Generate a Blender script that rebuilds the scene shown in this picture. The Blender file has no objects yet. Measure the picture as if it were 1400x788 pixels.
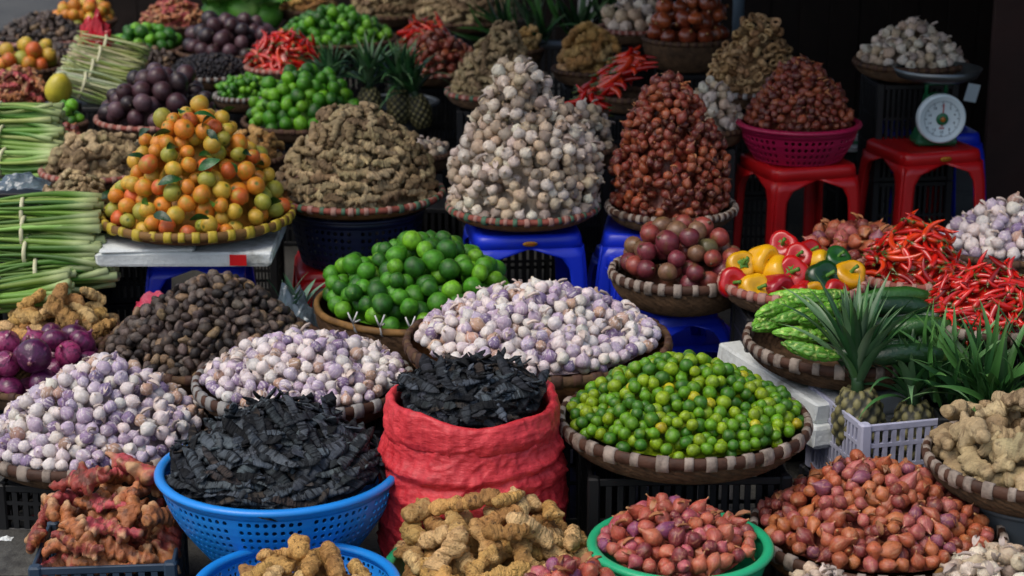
import bpy, math, random
import numpy as np
from mathutils import Vector, Matrix, noise

random.seed(7)
rng = np.random.default_rng(7)
PI = math.pi
R_ = math.radians
scene = bpy.context.scene
COL = scene.collection

# ------------------------------------------------------------------ camera
CAM_H, PITCH, FPX = 1.75, R_(16.0), 2612.0
cam_data = bpy.data.cameras.new("camera")
cam = bpy.data.objects.new("camera", cam_data)
COL.objects.link(cam)
cam.location = (0, 0, CAM_H)
cam.rotation_euler = (R_(90) - PITCH, 0, 0)
cam_data.sensor_width = 36.0
cam_data.lens = 36.0 * FPX / 1400.0
cam_data.clip_end = 400.0
cam_data.dof.use_dof = True
cam_data.dof.focus_distance = 4.15
cam_data.dof.aperture_fstop = 5.0
scene.camera = cam

# ------------------------------------------------------------------ world and sun (hazy overcast)
SUN_EL, SUN_AZ = 58.0, -128.0           # degrees; azimuth measured from +Y towards +X
world = bpy.data.worlds.new("World")
scene.world = world
world.use_nodes = True
wn = world.node_tree
wn.nodes.clear()
sky = wn.nodes.new("ShaderNodeTexSky")
sky.sky_type = 'NISHITA'
sky.sun_disc = False
sky.sun_elevation = R_(SUN_EL)
sky.sun_rotation = R_(SUN_AZ)
sky.air_density = 1.0
sky.dust_density = 4.0
bg = wn.nodes.new("ShaderNodeBackground")
bg.inputs[1].default_value = 0.15
wo = wn.nodes.new("ShaderNodeOutputWorld")
wn.links.new(sky.outputs[0], bg.inputs[0])
wn.links.new(bg.outputs[0], wo.inputs[0])

sun_data = bpy.data.lights.new("sun", 'SUN')
sun_data.energy = 1.0
sun_data.angle = R_(35)
sun_data.color = (1.0, 0.96, 0.9)
sun = bpy.data.objects.new("sun", sun_data)
COL.objects.link(sun)
sd = Vector((math.sin(R_(SUN_AZ)) * math.cos(R_(SUN_EL)), math.cos(R_(SUN_AZ)) * math.cos(R_(SUN_EL)), math.sin(R_(SUN_EL))))
sun.rotation_euler = sd.to_track_quat('Z', 'Y').to_euler()

scene.view_settings.view_transform = 'Standard'
scene.view_settings.look = 'None'
scene.view_settings.exposure = 0.16
scene.view_settings.gamma = 1.0
scene.cycles.max_bounces = 6
scene.cycles.diffuse_bounces = 4
scene.cycles.glossy_bounces = 3
scene.cycles.use_denoising = True

# ------------------------------------------------------------------ projection helpers (photo pixels, 1400 x 788)
def at(px, py, h):
    u, v = (px - 700) / FPX, (394 - py) / FPX
    d = Vector((u, math.cos(PITCH) + v * math.sin(PITCH), -math.sin(PITCH) + v * math.cos(PITCH)))
    t = (h - CAM_H) / d.z
    return Vector((t * d.x, t * d.y, h)), t            # point, depth along the axis

def atD(px, py, D):
    """Point on the pixel's ray at horizontal distance D."""
    u, v = (px - 700) / FPX, (394 - py) / FPX
    d = Vector((u, math.cos(PITCH) + v * math.sin(PITCH), -math.sin(PITCH) + v * math.cos(PITCH)))
    t = D / d.y
    return Vector((t * d.x, D, CAM_H + t * d.z))

def lin(hx):
    hx = hx.lstrip('#')
    out = []
    for i in (0, 2, 4):
        c = int(hx[i:i + 2], 16) / 255
        out.append(c / 12.92 if c <= 0.04045 else ((c + 0.055) / 1.055) ** 2.4)
    return out

# ------------------------------------------------------------------ object helpers
def link(name, mesh, parent=None, loc=None, rot=None, color=None):
    o = bpy.data.objects.new(name, mesh)
    COL.objects.link(o)
    if parent is not None:
        o.parent = parent
    if loc is not None:
        o.location = loc
    if rot is not None:
        o.rotation_euler = rot
    if color is not None:
        o.color = (*color, 1)
    return o

def tag(o, label=None, cat=None, group=None, kind=None):
    if label: o['label'] = label
    if cat: o['category'] = cat
    if group: o['group'] = group
    if kind: o['kind'] = kind
    return o

def empty(name, loc, rz, label, cat, group=None):
    o = link(name, None, None, loc, (0, 0, rz))
    o.empty_display_size = 0.05
    return tag(o, label, cat, group)

def copy_tree(o, parent=None):
    c = o.copy()
    COL.objects.link(c)
    c.parent = parent
    for ch in KIDS.get(o.name, []):
        copy_tree(ch, c)
    return c
KIDS = {}

# ------------------------------------------------------------------ geometry class
class G:
    def __init__(s, V=None, F=None, P=None):
        s.V = np.array(V if V is not None else np.zeros((0, 3)), float).reshape(-1, 3)
        s.F = list(F or [])
        s.P = np.array(P, float).reshape(-1, 3) if P is not None else np.zeros((len(s.V), 3))
    def add(s, g):
        n = len(s.V)
        s.V = np.vstack([s.V, g.V]); s.P = np.vstack([s.P, g.P])
        s.F += [tuple(i + n for i in f) for f in g.F]
        return s
    def xf(s, M):
        M = np.array(M)
        s.V = s.V @ M[:3, :3].T + M[:3, 3]
        return s
    def scale(s, x, y=None, z=None):
        s.V = s.V * np.array([x, x if y is None else y, x if z is None else z])
        return s
    def move(s, x, y, z):
        s.V = s.V + np.array([x, y, z])
        return s
    def rot(s, ax, a):
        return s.xf(Matrix.Rotation(a, 4, ax))
    def copy(s):
        return G(s.V.copy(), list(s.F), s.P.copy())
    def flat(s):
        if not hasattr(s, '_f'):
            tot = np.array([len(f) for f in s.F], np.int32)
            s._f = (np.array([i for f in s.F for i in f], np.int32), tot)
        return s._f
    def mesh(s, name, mat, smooth=True):
        me = bpy.data.meshes.new(name)
        fill_mesh(me, s.V, *s.flat(), smooth)
        add_attr(me, 'uc', s.V)
        add_attr(me, 'pat', s.P)
        if mat: me.materials.append(mat)
        return me

def fill_mesh(me, V, loops, tot, smooth=True):
    me.vertices.add(len(V)); me.vertices.foreach_set('co', np.asarray(V, np.float32).ravel())
    me.loops.add(len(loops)); me.loops.foreach_set('vertex_index', loops)
    me.polygons.add(len(tot))
    st = np.zeros(len(tot), np.int32); st[1:] = np.cumsum(tot)[:-1]
    me.polygons.foreach_set('loop_start', st)
    me.polygons.foreach_set('use_smooth', np.full(len(tot), smooth, bool))
    me.update(calc_edges=True)
    me.validate()

def add_attr(me, name, A):
    a = me.attributes.new(name, 'FLOAT_VECTOR', 'POINT')
    if len(me.vertices) == len(A):
        a.data.foreach_set('vector', np.asarray(A, np.float32).ravel())

def rev(prof, n, mod=None, close=True):
    """Surface of revolution round Z; prof bottom to top as (r, z[, mask]). mod(angle, t, r) scales the radius."""
    V, P, F, rings = [], [], [], []
    m = len(prof)
    for j, pr in enumerate(prof):
        r, z = pr[0], pr[1]
        mk = pr[2] if len(pr) > 2 else 0
        t = j / (m - 1)
        if r < 1e-6 and j in (0, m - 1):
            rings.append([len(V)]); V.append((0, 0, z)); P.append((t, mk, 0)); continue
        ring = []
        for i in range(n):
            a = 2 * PI * i / n
            k = mod(a, t, r) if mod else 1
            ring.append(len(V)); V.append((r * k * math.cos(a), r * k * math.sin(a), z)); P.append((t, mk, i / n))
        rings.append(ring)
    for A, B in zip(rings[:-1], rings[1:]):
        for i in range(n):
            k = (i + 1) % n
            if len(A) == 1 and len(B) == 1: continue
            if len(A) == 1: F.append((A[0], B[k], B[i]))
            elif len(B) == 1: F.append((A[i], A[k], B[0]))
            else: F.append((A[i], A[k], B[k], B[i]))
    return G(V, F, P)

def tube(pts, rads, n=6, masks=None, cap=True):
    """Tube along points (list of Vector) with radii."""
    V, P, F = [], [], []
    m = len(pts)
    up = Vector((0.13, 0.2, 1)).normalized()
    for j in range(m):
        d = (pts[min(j + 1, m - 1)] - pts[max(j - 1, 0)])
        d = d.normalized() if d.length > 1e-9 else Vector((1, 0, 0))
        s = d.cross(up)
        s = s.normalized() if s.length > 1e-4 else Vector((0, 1, 0))
        w = s.cross(d).normalized()
        r = rads[j] if hasattr(rads, '__len__') else rads
        for i in range(n):
            a = 2 * PI * i / n
            q = pts[j] + (s * math.cos(a) + w * math.sin(a)) * r
            V.append(tuple(q)); P.append((j / (m - 1), masks[j] if masks else 0, i / n))
    for j in range(m - 1):
        for i in range(n):
            k = (i + 1) % n
            F.append((j * n + i, j * n + k, (j + 1) * n + k, (j + 1) * n + i))
    if cap:
        F.append(tuple(range(n - 1, -1, -1)))
        F.append(tuple((m - 1) * n + i for i in range(n)))
    return G(V, F, P)

def box(cx, cy, cz, sx, sy, sz, bev=0.0):
    """Box with optional chamfered edges (bev)."""
    x, y, z = sx / 2, sy / 2, sz / 2
    if bev <= 0:
        V = [(i * x, j * y, k * z) for k in (-1, 1) for j in (-1, 1) for i in (-1, 1)]
        F = [(0, 2, 3, 1), (4, 5, 7, 6), (0, 1, 5, 4), (2, 6, 7, 3), (0, 4, 6, 2), (1, 3, 7, 5)]
        return G(V, F).move(cx, cy, cz)
    b = min(bev, x * .9, y * .9, z * .9)
    V, F, ring = [], [], []
    for (zz, ins) in ((-z, b), (-z + b, 0), (z - b, 0), (z, b)):
        r = []
        for (a, c) in ((1, 1), (-1, 1), (-1, -1), (1, -1)):
            X, Y = x - ins, y - ins
            o1, o2 = ((X, Y - b), (X - b, Y)) if a * c > 0 else ((X - b, Y), (X, Y - b))
            for (p, q) in (o1, o2):
                r.append(len(V)); V.append((a * p, c * q, zz))
        ring.append(r)
    for A, B in zip(ring[:-1], ring[1:]):
        for i in range(8):
            k = (i + 1) % 8
            F.append((A[i], A[k], B[k], B[i]))
    F.append(tuple(reversed(ring[0]))); F.append(tuple(ring[-1]))
    return G(V, F).move(cx, cy, cz)

def remesh(g, voxel):
    me = bpy.data.meshes.new("tmp")
    fill_mesh(me, g.V, *g.flat())
    o = bpy.data.objects.new("tmp", me); COL.objects.link(o)
    md = o.modifiers.new("r", 'REMESH'); md.mode = 'VOXEL'; md.voxel_size = voxel
    sm = o.modifiers.new("s", 'SMOOTH'); sm.factor = 0.5; sm.iterations = 1
    dg = bpy.context.evaluated_depsgraph_get()
    ev = bpy.data.meshes.new_from_object(o.evaluated_get(dg))
    V = np.zeros(len(ev.vertices) * 3); ev.vertices.foreach_get('co', V)
    F = [tuple(p.vertices) for p in ev.polygons]
    bpy.data.objects.remove(o); bpy.data.meshes.remove(me); bpy.data.meshes.remove(ev)
    return G(V.reshape(-1, 3), F)

def normals(g):
    N = np.zeros_like(g.V)
    for f in g.F:
        a, b, c = g.V[f[0]], g.V[f[1]], g.V[f[2]]
        n = np.cross(b - a, c - a)
        for i in f: N[i] += n
    return N / np.maximum(np.linalg.norm(N, axis=1, keepdims=True), 1e-9)

def nz(p, s=1.0, o=0.0):
    return noise.noise(Vector((p[0] * s + o, p[1] * s - o * .7, p[2] * s + o * 1.3)))

# ------------------------------------------------------------------ materials
class NT:
    def __init__(s, name):
        s.m = bpy.data.materials.new(name); s.m.use_nodes = True
        s.t = s.m.node_tree; s.t.nodes.clear()
        s.out = s.t.nodes.new("ShaderNodeOutputMaterial")
        s.b = s.t.nodes.new("ShaderNodeBsdfPrincipled")
        s.t.links.new(s.b.outputs[0], s.out.inputs[0])
    def n(s, typ, **kw):
        x = s.t.nodes.new("ShaderNode" + typ)
        for k, v in kw.items(): setattr(x, k, v)
        return x
    def put(s, sock, v):
        if hasattr(v, 'is_output') or hasattr(v, 'links'): s.t.links.new(v, sock)
        else: sock.default_value = v
    def vm(s, op, a, b=None):
        x = s.n("VectorMath", operation=op); s.put(x.inputs[0], a)
        if b is not None: s.put(x.inputs[1], b)
        return x.outputs[0]
    def ma(s, op, a, b=None, clamp=False):
        x = s.n("Math", operation=op); x.use_clamp = clamp; s.put(x.inputs[0], a)
        if b is not None: s.put(x.inputs[1], b)
        return x.outputs[0]
    def mr(s, v, lo, hi, a=0.0, b=1.0):
        x = s.n("MapRange", interpolation_type='SMOOTHSTEP')
        s.put(x.inputs[0], v)
        for i, q in enumerate((lo, hi, a, b)): x.inputs[i + 1].default_value = q
        return x.outputs[0]
    def noise(s, vec, scale, detail=3.0, rough=0.55):
        x = s.n("TexNoise"); s.put(x.inputs['Vector'], vec)
        x.inputs['Scale'].default_value = scale; x.inputs['Detail'].default_value = detail; x.inputs['Roughness'].default_value = rough
        return x.outputs[0]
    def voro(s, vec, scale, feature='F1'):
        x = s.n("TexVoronoi", feature=feature); s.put(x.inputs['Vector'], vec); x.inputs['Scale'].default_value = scale
        return x.outputs[0]
    def mix(s, f, a, b, mode='MIX'):
        x = s.n("Mix", data_type='RGBA', blend_type=mode)
        s.put(x.inputs[0], f); s.put(x.inputs[6], a); s.put(x.inputs[7], b)
        return x.outputs[2]
    def bump(s, h, strength, dist=0.01, prev=None):
        x = s.n("Bump"); x.inputs['Strength'].default_value = strength; x.inputs['Distance'].default_value = dist
        s.put(x.inputs['Height'], h)
        if prev is not None: s.put(x.inputs['Normal'], prev)
        return x.outputs[0]

def rgba(c): return (*lin(c), 1) if isinstance(c, str) else (*c, 1)

def pmat(name, rough=0.5, spec=0.5, var=0.15, layers=(), bump=(), coat=0.0, sss=0.0):
    """Material of a heaped piece: colour comes from the object's colour (or the joined mesh's tint), patterns from rest coordinates."""
    s = NT(name)
    oi = s.n("ObjectInfo")
    at_ = s.n("Attribute", attribute_name='tint')
    uc = s.n("Attribute", attribute_name='uc')
    pt = s.n("Attribute", attribute_name='pat')
    base = s.vm('ADD', oi.outputs['Color'], at_.outputs['Vector'])
    off = s.ma('MULTIPLY', oi.outputs['Random'], 41.0)
    P = s.vm('ADD', uc.outputs['Vector'], off)
    sp = s.n("SeparateXYZ"); s.t.links.new(pt.outputs['Vector'], sp.inputs[0])
    T, MK = sp.outputs[0], sp.outputs[1]
    nv = s.noise(P, 4.0, 4)
    col = s.mix(s.mr(nv, 0.3, 0.7), s.vm('MULTIPLY', base, (1 - var,) * 3), s.vm('MULTIPLY', base, (1 + var,) * 3))
    for L in layers:
        k = L[0]
        if k == 'noise': f = s.ma('MULTIPLY', s.mr(s.noise(P, L[2], 4), L[3], L[4]), L[5])
        elif k == 'streak': f = s.ma('MULTIPLY', s.mr(s.noise(s.vm('MULTIPLY', P, (1, 1, .18)), L[2], 2), L[3], L[4]), L[5])
        elif k == 'bands': f = s.ma('MULTIPLY', s.mr(s.noise(s.vm('MULTIPLY', P, (1, .15, .15)), L[2], 2), L[3], L[4]), L[5])
        elif k == 'tip': f = s.ma('MULTIPLY', s.mr(s.ma('ADD', T, s.ma('MULTIPLY', s.ma('SUBTRACT', nv, 0.5), 0.15)), L[2], L[3]), L[4])
        elif k == 'stem': f = MK
        elif k == 'spots': f = s.ma('MULTIPLY', s.mr(s.voro(P, L[2]), L[3], L[4], 1.0, 0.0), L[5])
        col = s.mix(f, col, rgba(L[1]))
    s.put(s.b.inputs['Base Color'], col)
    s.b.inputs['Roughness'].default_value = rough
    s.b.inputs['Specular IOR Level'].default_value = spec
    s.b.inputs['Coat Weight'].default_value = coat
    s.b.inputs['Coat Roughness'].default_value = 0.15
    if sss:
        s.b.inputs['Subsurface Weight'].default_value = sss
        s.b.inputs['Subsurface Radius'].default_value = (0.01, 0.008, 0.005)
        s.b.inputs['Subsurface Scale'].default_value = 0.3
    nn = None
    for (kind, sc, st) in bump:
        if kind == 'noise': h = s.noise(P, sc, 4)
        elif kind == 'streak': h = s.noise(s.vm('MULTIPLY', P, (1, 1, .15)), sc, 2)
        elif kind == 'bands': h = s.noise(s.vm('MULTIPLY', P, (1, .12, .12)), sc, 2)
        else: h = s.voro(P, sc)
        nn = s.bump(h, st, 0.01, nn)
    if nn is not None: s.t.links.new(nn, s.b.inputs['Normal'])
    return s.m

def smat(name, color, rough=0.5, spec=0.5, var=0.12, scale=8.0, dirt=None, bump=None, metal=0.0, world_=False, weave=None, trans=0.0, coat=0.0):
    """Plain surface with wear: colour, mottling, dirt patches and fine relief."""
    s = NT(name)
    tc = s.n("TexCoord")
    P = tc.outputs['Object']
    oi = s.n("ObjectInfo")
    P = s.vm('ADD', P, s.ma('MULTIPLY', oi.outputs['Random'], 3.0))
    c = np.array(lin(color)) if isinstance(color, str) else np.array(color)
    nv = s.noise(P, scale, 5)
    col = s.mix(s.mr(nv, 0.25, 0.75), (*(c * (1 - var)), 1), (*np.minimum(c * (1 + var), 1), 1))
    if dirt:
        dc, dsc, lo, hi, am = dirt
        col = s.mix(s.ma('MULTIPLY', s.mr(s.noise(P, dsc, 6, 0.65), lo, hi), am), col, rgba(dc))
    s.put(s.b.inputs['Base Color'], col)
    s.put(s.b.inputs['Roughness'], s.mr(nv, 0.2, 0.8, rough * 0.85, min(1, rough * 1.15)))
    s.b.inputs['Specular IOR Level'].default_value = spec
    s.b.inputs['Metallic'].default_value = metal
    s.b.inputs['Coat Weight'].default_value = coat
    if trans:
        s.b.inputs['Transmission Weight'].default_value = trans
    if bump:
        nn = s.bump(s.noise(P, bump[0], 5), bump[1], 0.01)
        if weave:
            w = s.n("TexWave"); w.inputs['Scale'].default_value = weave; w.bands_direction = 'Z'
            s.put(w.inputs['Vector'], P)
            w2 = s.n("TexWave"); w2.inputs['Scale'].default_value = weave; w2.bands_direction = 'X'
            s.put(w2.inputs['Vector'], P)
            nn = s.bump(s.ma('ADD', w.outputs['Fac'] if 'Fac' in w.outputs else w.outputs[1], w2.outputs[1]), 0.25, 0.002, nn)
        s.t.links.new(nn, s.b.inputs['Normal'])
    return s.m
# ------------------------------------------------------------------ produce: unit meshes (1 = diameter, or length along X for lying kinds)
def lump(g, amp, sc, seed):
    N = normals(g)
    d = np.array([nz(v, sc, seed) for v in g.V])
    g.V = g.V + N * (d * amp)[:, None]
    return g

def sphere_prof(n, rx=.5, rz=.5, pw=1.0):
    return [(rx * math.sin(PI * j / n) ** pw if 0 < j < n else 0, -rz * math.cos(PI * j / n)) for j in range(n + 1)]

def g_lime(i, n=14):
    pr = sphere_prof(10, .5, .52)
    pr[-1] = (0, .56); pr[-2] = (.13, .515)
    return lump(rev(pr, n), .075, 1.6, i * 3.1)
def g_orange(i):
    pr = sphere_prof(10, .5, .46)
    pr[-1] = (0, .43, 1); pr[-2] = (.05, .45, 1); pr.insert(-2, (.16, .455))
    return lump(rev(pr, 16), .06, 1.6, i * 2.7)
def g_passion(i):
    pr = sphere_prof(10, .5, .52)
    pr = pr[:-1] + [(.04, .53, 1), (.035, .60, 1), (0, .61, 1)]
    return lump(rev(pr, 16), .05, 1.8, i * 1.7)
def g_bulb(i, lobes=7, amp=.05, neck=.1, top=.62, n=16):
    """garlic bulb: broad shoulders, ribbed by its cloves, a dry neck"""
    pr = [(0, -.36), (.12, -.40, .6), (.30, -.36), (.44, -.22), (.5, -.04), (.47, .12), (.36, .26), (.21, .36), (neck, .45), (neck * .75, .55), (neck * .8, top), (0, top + .01)]
    ph = i * 1.3
    f = lambda a, t, r: 1 + amp * math.sin(lobes * a + ph) * min(1, 2.4 * math.sin(PI * min(1, t * 1.1))) if r > .2 else 1 + .15 * math.sin(3 * a + ph)
    g = rev(pr, n, f)
    g.V[:, 0] += np.clip(g.V[:, 2] - .25, 0, 1) * .35 * math.sin(i * 2.1)
    g.V[:, 1] += np.clip(g.V[:, 2] - .25, 0, 1) * .35 * math.cos(i * 3.3)
    return lump(g, .05, 2.3, i * 5.1)
def g_single(i):
    pr = [(0, -.44), (.10, -.46, .7), (.16, -.44, .35), (.33, -.36), (.46, -.18), (.5, .02), (.44, .22), (.30, .38), (.16, .47), (.07, .54), (.04, .62 + .05 * (i % 3)), (0, .63 + .05 * (i % 3))]
    g = rev(pr, 14, lambda a, t, r: 1 + .03 * math.sin(3 * a + i))
    g.V[:, 0] += np.clip(g.V[:, 2] - .3, 0, 1) * .5 * math.sin(i * 2.1)
    g.V[:, 0] *= 1 + .07 * math.sin(i * 3.1); g.V[:, 2] *= 1 + .10 * math.cos(i * 2.3)
    return lump(g, .11, 2.0, i * 4.1)
def g_shallot(i):
    L = 1.0 + .22 * (i % 3)
    pr = [(0, -.5 * L), (.05, -.49 * L, .6), (.13, -.44 * L, .3), (.32, -.32 * L), (.47, -.1 * L), (.5, .06 * L), (.42, .24 * L), (.25, .40 * L), (.11, .52 * L), (.05, .62 * L), (.035, .72 * L), (0, .74 * L)]
    g = rev(pr, 14, lambda a, t, r: 1 + .07 * math.sin(2 * a + i))
    g.V[:, 0] += (g.V[:, 2] ** 2) * .25 * math.sin(i * 1.9)
    g.V[:, 1] += np.clip(g.V[:, 2] - .3, 0, 1) * .5 * math.cos(i * 2.9)
    return lump(g, .08, 2.2, i * 3.7)
def g_onion(i):
    pr = [(0, -.42), (.06, -.43, .6), (.16, -.40), (.34, -.31), (.47, -.14), (.5, .02), (.45, .18), (.32, .30), (.17, .37), (.08, .42), (.05, .50), (.06, .58), (0, .59)]
    g = rev(pr, 24, lambda a, t, r: 1 + .02 * math.sin(3 * a + i) + (.2 * math.sin(5 * a) if r < .1 else 0))
    return lump(g, .05, 1.8, i * 3.7)
def g_nut(i):
    pr = sphere_prof(8, .5, .27 + .06 * (i % 3))
    pr[-1] = (0, .40 + .04 * (i % 2), 0)
    g = rev(pr, 12, lambda a, t, r: 1 + .10 * math.sin(2 * a + i))
    return lump(g, .16, 1.7, i * 2.9)
def g_ring(i):
    n, m = 14, 7
    V, F, P = [], [], []
    for a in range(n):
        A = 2 * PI * a / n
        rr = .15 + .03 * math.sin(3 * A + i)
        for b in range(m):
            B = 2 * PI * b / m
            R = .35 + rr * math.cos(B)
            V.append((R * math.cos(A), R * math.sin(A) * (.85 + .1 * (i % 2)), rr * math.sin(B) * 1.3)); P.append((.5, 0, 0))
    for a in range(n):
        for b in range(m):
            F.append((a * m + b, ((a + 1) % n) * m + b, ((a + 1) % n) * m + (b + 1) % m, a * m + (b + 1) % m))
    return lump(G(V, F, P), .07, 3, i * 2.2)
def g_root(i, slim=1.3, knobs=9, vox=.034, long=True, ridge=.008):
    """knobbly rhizome: a bent main body with side fingers, grown together"""
    r = random.Random(900 + i)
    g = G()
    def ball(c, rad, st=(1, 1, 1)):
        s = rev(sphere_prof(7, 1, 1), 9)
        s.scale(rad * st[0], rad * st[1], rad * st[2]); s.move(*c); g.add(s)
    def finger(c, d, L, r0):
        n = max(2, int(L / (r0 * .8)))
        p = Vector(c); d = Vector(d).normalized()
        for k in range(n + 1):
            rad = r0 * (1 - .18 * k / n) * (1.0 + (.13 if k % 2 else -.06)) * r.uniform(.93, 1.07)
            ball(p, rad)
            d = (d + Vector((r.uniform(-.3, .3), r.uniform(-.3, .3), r.uniform(-.15, .15)))).normalized()
            p = p + d * (L / n)
        return p
    th = .125 * slim
    p0 = Vector((-.42, r.uniform(-.08, .08), 0))
    path = [p0]
    d = Vector((1, r.uniform(-.3, .3), r.uniform(-.1, .1))).normalized()
    n = 7
    for k in range(n):
        d = (d + Vector((.3, r.uniform(-.45, .45), r.uniform(-.15, .15)))).normalized()
        path.append(path[-1] + d * .115)
    for k, p in enumerate(path):
        ball(p, th * r.uniform(.72, 1.22) * (0.8 if k in (0, n) else 1.0))
    for k in range(knobs):
        b = path[r.randrange(1, n)]
        a = r.choice((-1, 1)) * r.uniform(.9, 1.9)
        dd = Vector((math.cos(a), math.sin(a), r.uniform(-.25, .45)))
        finger(b, dd, r.uniform(.08, .22), th * r.uniform(.55, .92))
    g = remesh(g, vox)
    N = normals(g)
    dsp = np.array([ridge * math.sin(52 * v[0] + 18 * v[1] + 3 * nz(v, 3, i)) + .030 * nz(v, 8, i * 2.0) + .02 * nz(v, 3, i) for v in g.V])
    g.V = g.V + N * dsp[:, None]
    g.V -= (g.V.max(0) + g.V.min(0)) / 2
    k = 1.0 / (g.V[:, 0].max() - g.V[:, 0].min())
    g.V *= k
    # cut ends and tips are paler: distance from the middle line
    dist = np.min([np.linalg.norm(g.V - np.array(p * k), axis=1) for p in path[1:-1]], axis=0)
    g.P = np.column_stack([np.clip(dist / .32, 0, 1), np.zeros(len(g.V)), np.zeros(len(g.V))])
    return g
def g_chilli(i, fat=1.0):
    r = random.Random(40 + i)
    n = 9
    pts, p, a, b = [], Vector((-.40, 0, 0)), r.uniform(-.3, .3), r.uniform(-.12, .2)
    ca = r.uniform(-.22, .22)
    for k in range(n + 1):
        pts.append(p.copy())
        a += ca; b += r.uniform(-.05, .05)
        p = p + Vector((math.cos(a), math.sin(a), b)) * .095
    w = [.055, .075, .078, .075, .070, .066, .058, .046, .030, .006]
    stem = [pts[0] + Vector((-.17, r.uniform(-.08, .08), .04)), pts[0] + Vector((-.08, 0, .02)), pts[0] + Vector((-.02, 0, 0))]
    P = stem + pts
    W = [.016, .015, .045] + [x * fat for x in w]
    return tube(P, W, 8, [1, 1, 1, .6] + [0] * (n))
def g_pod(i):
    """dry flat pod: a leathery strip, wavy and a little twisted, with a bulge at each seed"""
    r = random.Random(70 + i)
    nx = 20
    V, F, P = [], [], []
    tw, bend, lift = r.uniform(-.6, .6), r.uniform(-.8, .8), r.uniform(-.35, .0)
    w0 = r.uniform(.072, .100)
    p = Vector((-.5, 0, 0)); a = -bend / 2
    for k in range(nx + 1):
        t = k / nx
        w = w0 * min(1, 9 * t + .15, (9 * (1 - t) + .03) ** .7) * (1 + .07 * math.sin(t * 50))
        th = .010 + .011 * abs(math.sin(t * PI * 9)); cup = .35 * math.sin(i * 1.7 + 3 * t)
        roll = tw * (t - .5) + .25 * math.sin(t * 7 + i)
        side = Vector((-math.sin(a), math.cos(a), 0)) * math.cos(roll) + Vector((0, 0, math.sin(roll)))
        upv = Vector((math.cos(a), math.sin(a), 0)).cross(side).normalized()
        q = p + Vector((0, 0, lift * (t - .5) ** 2 * 2 + .02 * math.sin(t * 11 + i)))
        for (s_, u_) in ((-1, 0), (-.5, 1), (0, .75), (.5, 1), (1, 0), (.5, -1), (-.5, -1)):
            c = q + side * (w * s_) + upv * (th * u_ + cup * w * s_ * s_ + .022 * noise.noise(Vector((t * 7 + i * 3, s_ * 1.5, i))))
            V.append(tuple(c)); P.append((t, 1 if abs(s_) == 1 else 0, s_))
        a += bend / nx
        p = p + Vector((math.cos(a), math.sin(a), 0)) / nx
    for k in range(nx):
        for j in range(7):
            b = (j + 1) % 7
            F.append((k * 7 + j, k * 7 + b, (k + 1) * 7 + b, (k + 1) * 7 + j))
    F.append(tuple(range(6, -1, -1))); F.append(tuple(nx * 7 + j for j in range(7)))
    return G(V, F, P)
def g_cucumber(i):
    pts = [Vector((-.5 + k / 11, .06 * math.sin(PI * k / 11) * (1 if i % 2 else -1), 0)) for k in range(12)]
    w = [.035, .085, .105, .115, .12, .12, .12, .12, .115, .105, .08, .03]
    return lump(tube(pts, w, 12, [1] + [0] * 11), .02, 5, i)
def g_melon(i):
    n, m = 44, 30
    pts = [Vector((-.5 + k / n, .05 * math.sin(PI * k / n), 0)) for k in range(n + 1)]
    w = [.012 + .13 * math.sin(PI * min(1, max(0, k / n))) ** .7 for k in range(n + 1)]
    g = tube(pts, w, m)
    N = normals(g)
    d = []
    for q, v in enumerate(g.V):
        k, j = divmod(q, m)
        rib = .5 + .5 * math.cos(8 * 2 * PI * j / m)
        wart = max(0, nz(v, 16, i * 3.0))
        d.append(.020 * rib + .075 * wart)
    g.V = g.V + N * np.array(d)[:, None]
    g.P = np.column_stack([np.array(d) / .04, np.zeros(len(d)), np.zeros(len(d))])
    return g
def g_leaf(i, L=1.0, W=.42, n=8, fold=.25, curl=.25):
    V, F, P = [], [], []
    for k in range(n + 1):
        t = k / n
        w = W / 2 * math.sin(PI * t ** .85) ** .8 + .006
        z = curl * math.sin(PI * t) * .3
        x = (t - .5) * L
        for s_ in (-1, -.5, 0, .5, 1):
            V.append((x, w * s_, z + abs(s_) * w * fold + .012 * math.sin(9 * t + 2 * s_ + i))); P.append((t, 0, abs(s_)))
    for k in range(n):
        for j in range(4):
            F.append((k * 5 + j, k * 5 + j + 1, (k + 1) * 5 + j + 1, (k + 1) * 5 + j))
    return G(V, F, P)
def blade(L, W, curve, fold=.35, n=9, twist=0.0):
    """sword-shaped leaf from the origin up +Z, arching towards +X"""
    V, F, P = [], [], []
    x = z = 0.0; a = 0.12
    for k in range(n + 1):
        t = k / n
        w = W / 2 * (min(1, .55 + 1.6 * t) * (1 - t ** 2.2) + .02)
        ct, st = math.cos(twist * t), math.sin(twist * t)
        for s_ in (-1, -.5, 0, .5, 1):
            y = w * s_; dx = -abs(s_) * w * fold
            X = x + dx * math.cos(a); Z = z - dx * math.sin(a) * .6
            V.append((X * 1.0 + y * st * .5, y * ct, Z)); P.append((t, 0, abs(s_)))
        x += math.sin(a) * L / n; z += math.cos(a) * L / n
        a += curve / n * (.4 + 1.2 * t)
    for k in range(n):
        for j in range(4):
            F.append((k * 5 + j, k * 5 + j + 1, (k + 1) * 5 + j + 1, (k + 1) * 5 + j))
    return G(V, F, P)

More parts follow.
